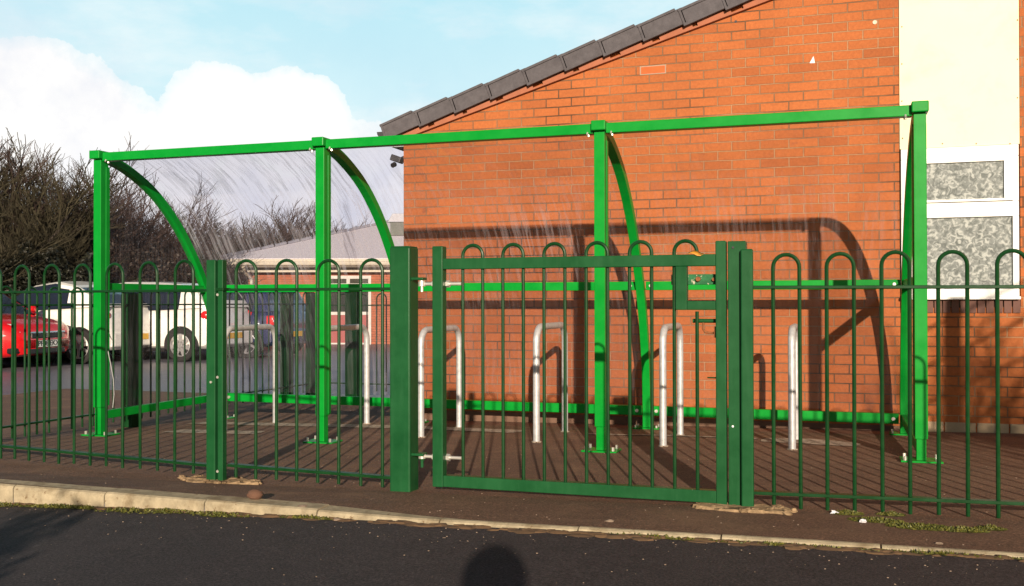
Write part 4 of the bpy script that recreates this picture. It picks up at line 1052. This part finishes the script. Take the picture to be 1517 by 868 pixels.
m_wood = plain('weathered_timber', (.2, .14, .08), .9)
YB = 3.25
tf = thing('shadow_caster_frame', (2.6, YB, G(2.6, YB)), 'unseen braced timber frame added to cast shadows on the right end of the wall', 'frame')  # invented frame, placed out of view to shape shadows on the wall
for xx in (2.33, 2.98): MB().box(xx-.05, xx+.05, YB-.04, YB+.04, 0, 2.16).build('upright', m_wood, tf, bevel=.004)
for k in range(4):
    z = 1.05+.27*k; MB().tube([(2.0, YB, z), (3.4, YB, z+.75)], .011, 6).build('brace', m_wood, tf)
MB().prism([(2.86, 1.75), (3.6, 1.75), (3.6, 2.95), (3.15, 2.75), (2.86, 2.5)], -.012, .012, T=Matrix.Translation((0, YB, 0))@Matrix.Rotation(PI/2, 4, 'X')).build('board', m_wood, tf)
for xx in (2.1, 3.4): MB().box(xx-.02, xx+.02, YB-.02, YB+.02, .1, 1.3).build('stake', m_wood, tf)

# ================================================================== LIGHT AND SKY
EL = math.radians(14.3); SX, SYY = .335, -1.0; nn_ = math.hypot(SX, SYY)
sdir = Vector((SX/nn_*math.cos(EL), SYY/nn_*math.cos(EL), math.sin(EL)))
sl_ = bpy.data.lights.new('sun', 'SUN'); sl_.energy = 5.0; sl_.angle = math.radians(.55); sl_.color = (1, .84, .66)
so_ = bpy.data.objects.new('sun', sl_); col.objects.link(so_); so_.rotation_euler = sdir.to_track_quat('Z', 'Y').to_euler(); so_.location = (5, -15, 8)
wd = bpy.data.worlds.new('World'); scn.world = wd; wd.use_nodes = True; nt = wd.node_tree
bg = nt.nodes['Background']; sky = nt.nodes.new('ShaderNodeTexSky'); sky.sky_type = 'NISHITA'; sky.sun_disc = False
sky.sun_elevation = EL; sky.sun_rotation = math.atan2(SX, SYY); sky.air_density = 1.0; sky.dust_density = .6; sky.ozone_density = 1.0
tc = nt.nodes.new('ShaderNodeTexCoord'); dirv = tc.outputs['Generated']
def dot(v):
    n = nt.nodes.new('ShaderNodeVectorMath'); n.operation = 'DOT_PRODUCT'; L(nt, dirv, n.inputs[0]); n.inputs[1].default_value = v; return n.outputs['Value']
# cloud banks given by azimuth and elevation of their centres
nz = N(nt, 'ShaderNodeTexNoise', Scale=5.5, Detail=9.0, Roughness=.62); L(nt, dirv, nz.inputs['Vector'])
nz2 = N(nt, 'ShaderNodeTexNoise', Scale=22.0, Detail=6.0, Roughness=.6); L(nt, dirv, nz2.inputs['Vector'])
acc = None
def bank(u, v, ru):
    d_ = ray(u, v).normalized(); c = dot(tuple(d_)); r = math.atan(ru/FPX)
    ang = mth(nt, 'ARCCOSINE', c)
    return mth(nt, 'DIVIDE', ang, r)     # 1 at the edge
for (u, v, r) in ((40, 165, 105), (110, 190, 100), (-160, 170, 150), (215, 265, 110), (330, 200, 95), (425, 190, 85), (370, 290, 120), (455, 250, 80), (560, 300, 120), (700, 350, 140), (-420, 240, 230)):
    b_ = bank(u, v, r); acc = b_ if acc is None else mth(nt, 'MINIMUM', acc, b_)
wob = mth(nt, 'ADD', mth(nt, 'MULTIPLY', mth(nt, 'SUBTRACT', nz.outputs['Fac'], .5), .9), mth(nt, 'MULTIPLY', mth(nt, 'SUBTRACT', nz2.outputs['Fac'], .5), .42))
edge = mth(nt, 'SUBTRACT', acc, wob)
cloud = ramp(nt, edge, [(.76, 1), (.98, .5), (1.18, 0)])
# thin high wisps
mpz = N(nt, 'ShaderNodeMapping'); mpz.inputs['Scale'].default_value = (2, 2, 6); L(nt, dirv, mpz.inputs[0])
wn = N(nt, 'ShaderNodeTexNoise', Scale=2.4, Detail=7.0, Roughness=.6); L(nt, mpz.outputs[0], wn.inputs['Vector'])
wisp = ramp(nt, wn.outputs['Fac'], [(.46, 0), (.72, .6)])
ccol = ramp(nt, nz.outputs['Fac'], [(.38, (.80, .82, .88)), (.56, (1, .985, .96))])
sep = nt.nodes.new('ShaderNodeSeparateXYZ'); L(nt, dirv, sep.inputs[0])
low = ramp(nt, sep.outputs[2], [(.32, 1), (.62, 0)])
opp = ramp(nt, mth(nt, 'MULTIPLY_ADD', dot(tuple(Fh)), .5, .5), [(.45, 0), (.8, 1)])
low = mth(nt, 'MULTIPLY', low, opp)
dim = N(nt, 'ShaderNodeVectorMath', operation='SCALE'); L(nt, sky.outputs[0], dim.inputs[0]); dim.inputs['Scale'].default_value = .62
skyc = mixc(nt, mth(nt, 'MULTIPLY', low, .85), dim.outputs[0], (6.1, 9.9, 11.0))
cl = N(nt, 'ShaderNodeVectorMath', operation='SCALE'); L(nt, ccol, cl.inputs[0]); cl.inputs['Scale'].default_value = 11.2
fin = mixc(nt, mth(nt, 'MULTIPLY', ramp(nt, sep.outputs[2], [(.05, .75), (.2, .25), (.3, .0)]), low), skyc, cl.outputs[0]); fin = mixc(nt, mth(nt, 'MULTIPLY', wisp, low), fin, cl.outputs[0]); fin = mixc(nt, cloud, fin, cl.outputs[0])
L(nt, fin, bg.inputs['Color']); bg.inputs['Strength'].default_value = .075

vs_ = scn.view_settings; vs_.view_transform = 'Standard'; vs_.look = 'None'; vs_.exposure = .35; vs_.gamma = 1; vs_.use_curve_mapping = False
scn.render.resolution_x = 1024; scn.render.resolution_y = 586
scn.render.engine = 'CYCLES'; scn.cycles.transparent_max_bounces = 24; scn.cycles.max_bounces = 8
for o in bpy.data.objects:
    if '_o' in o: del o['_o']
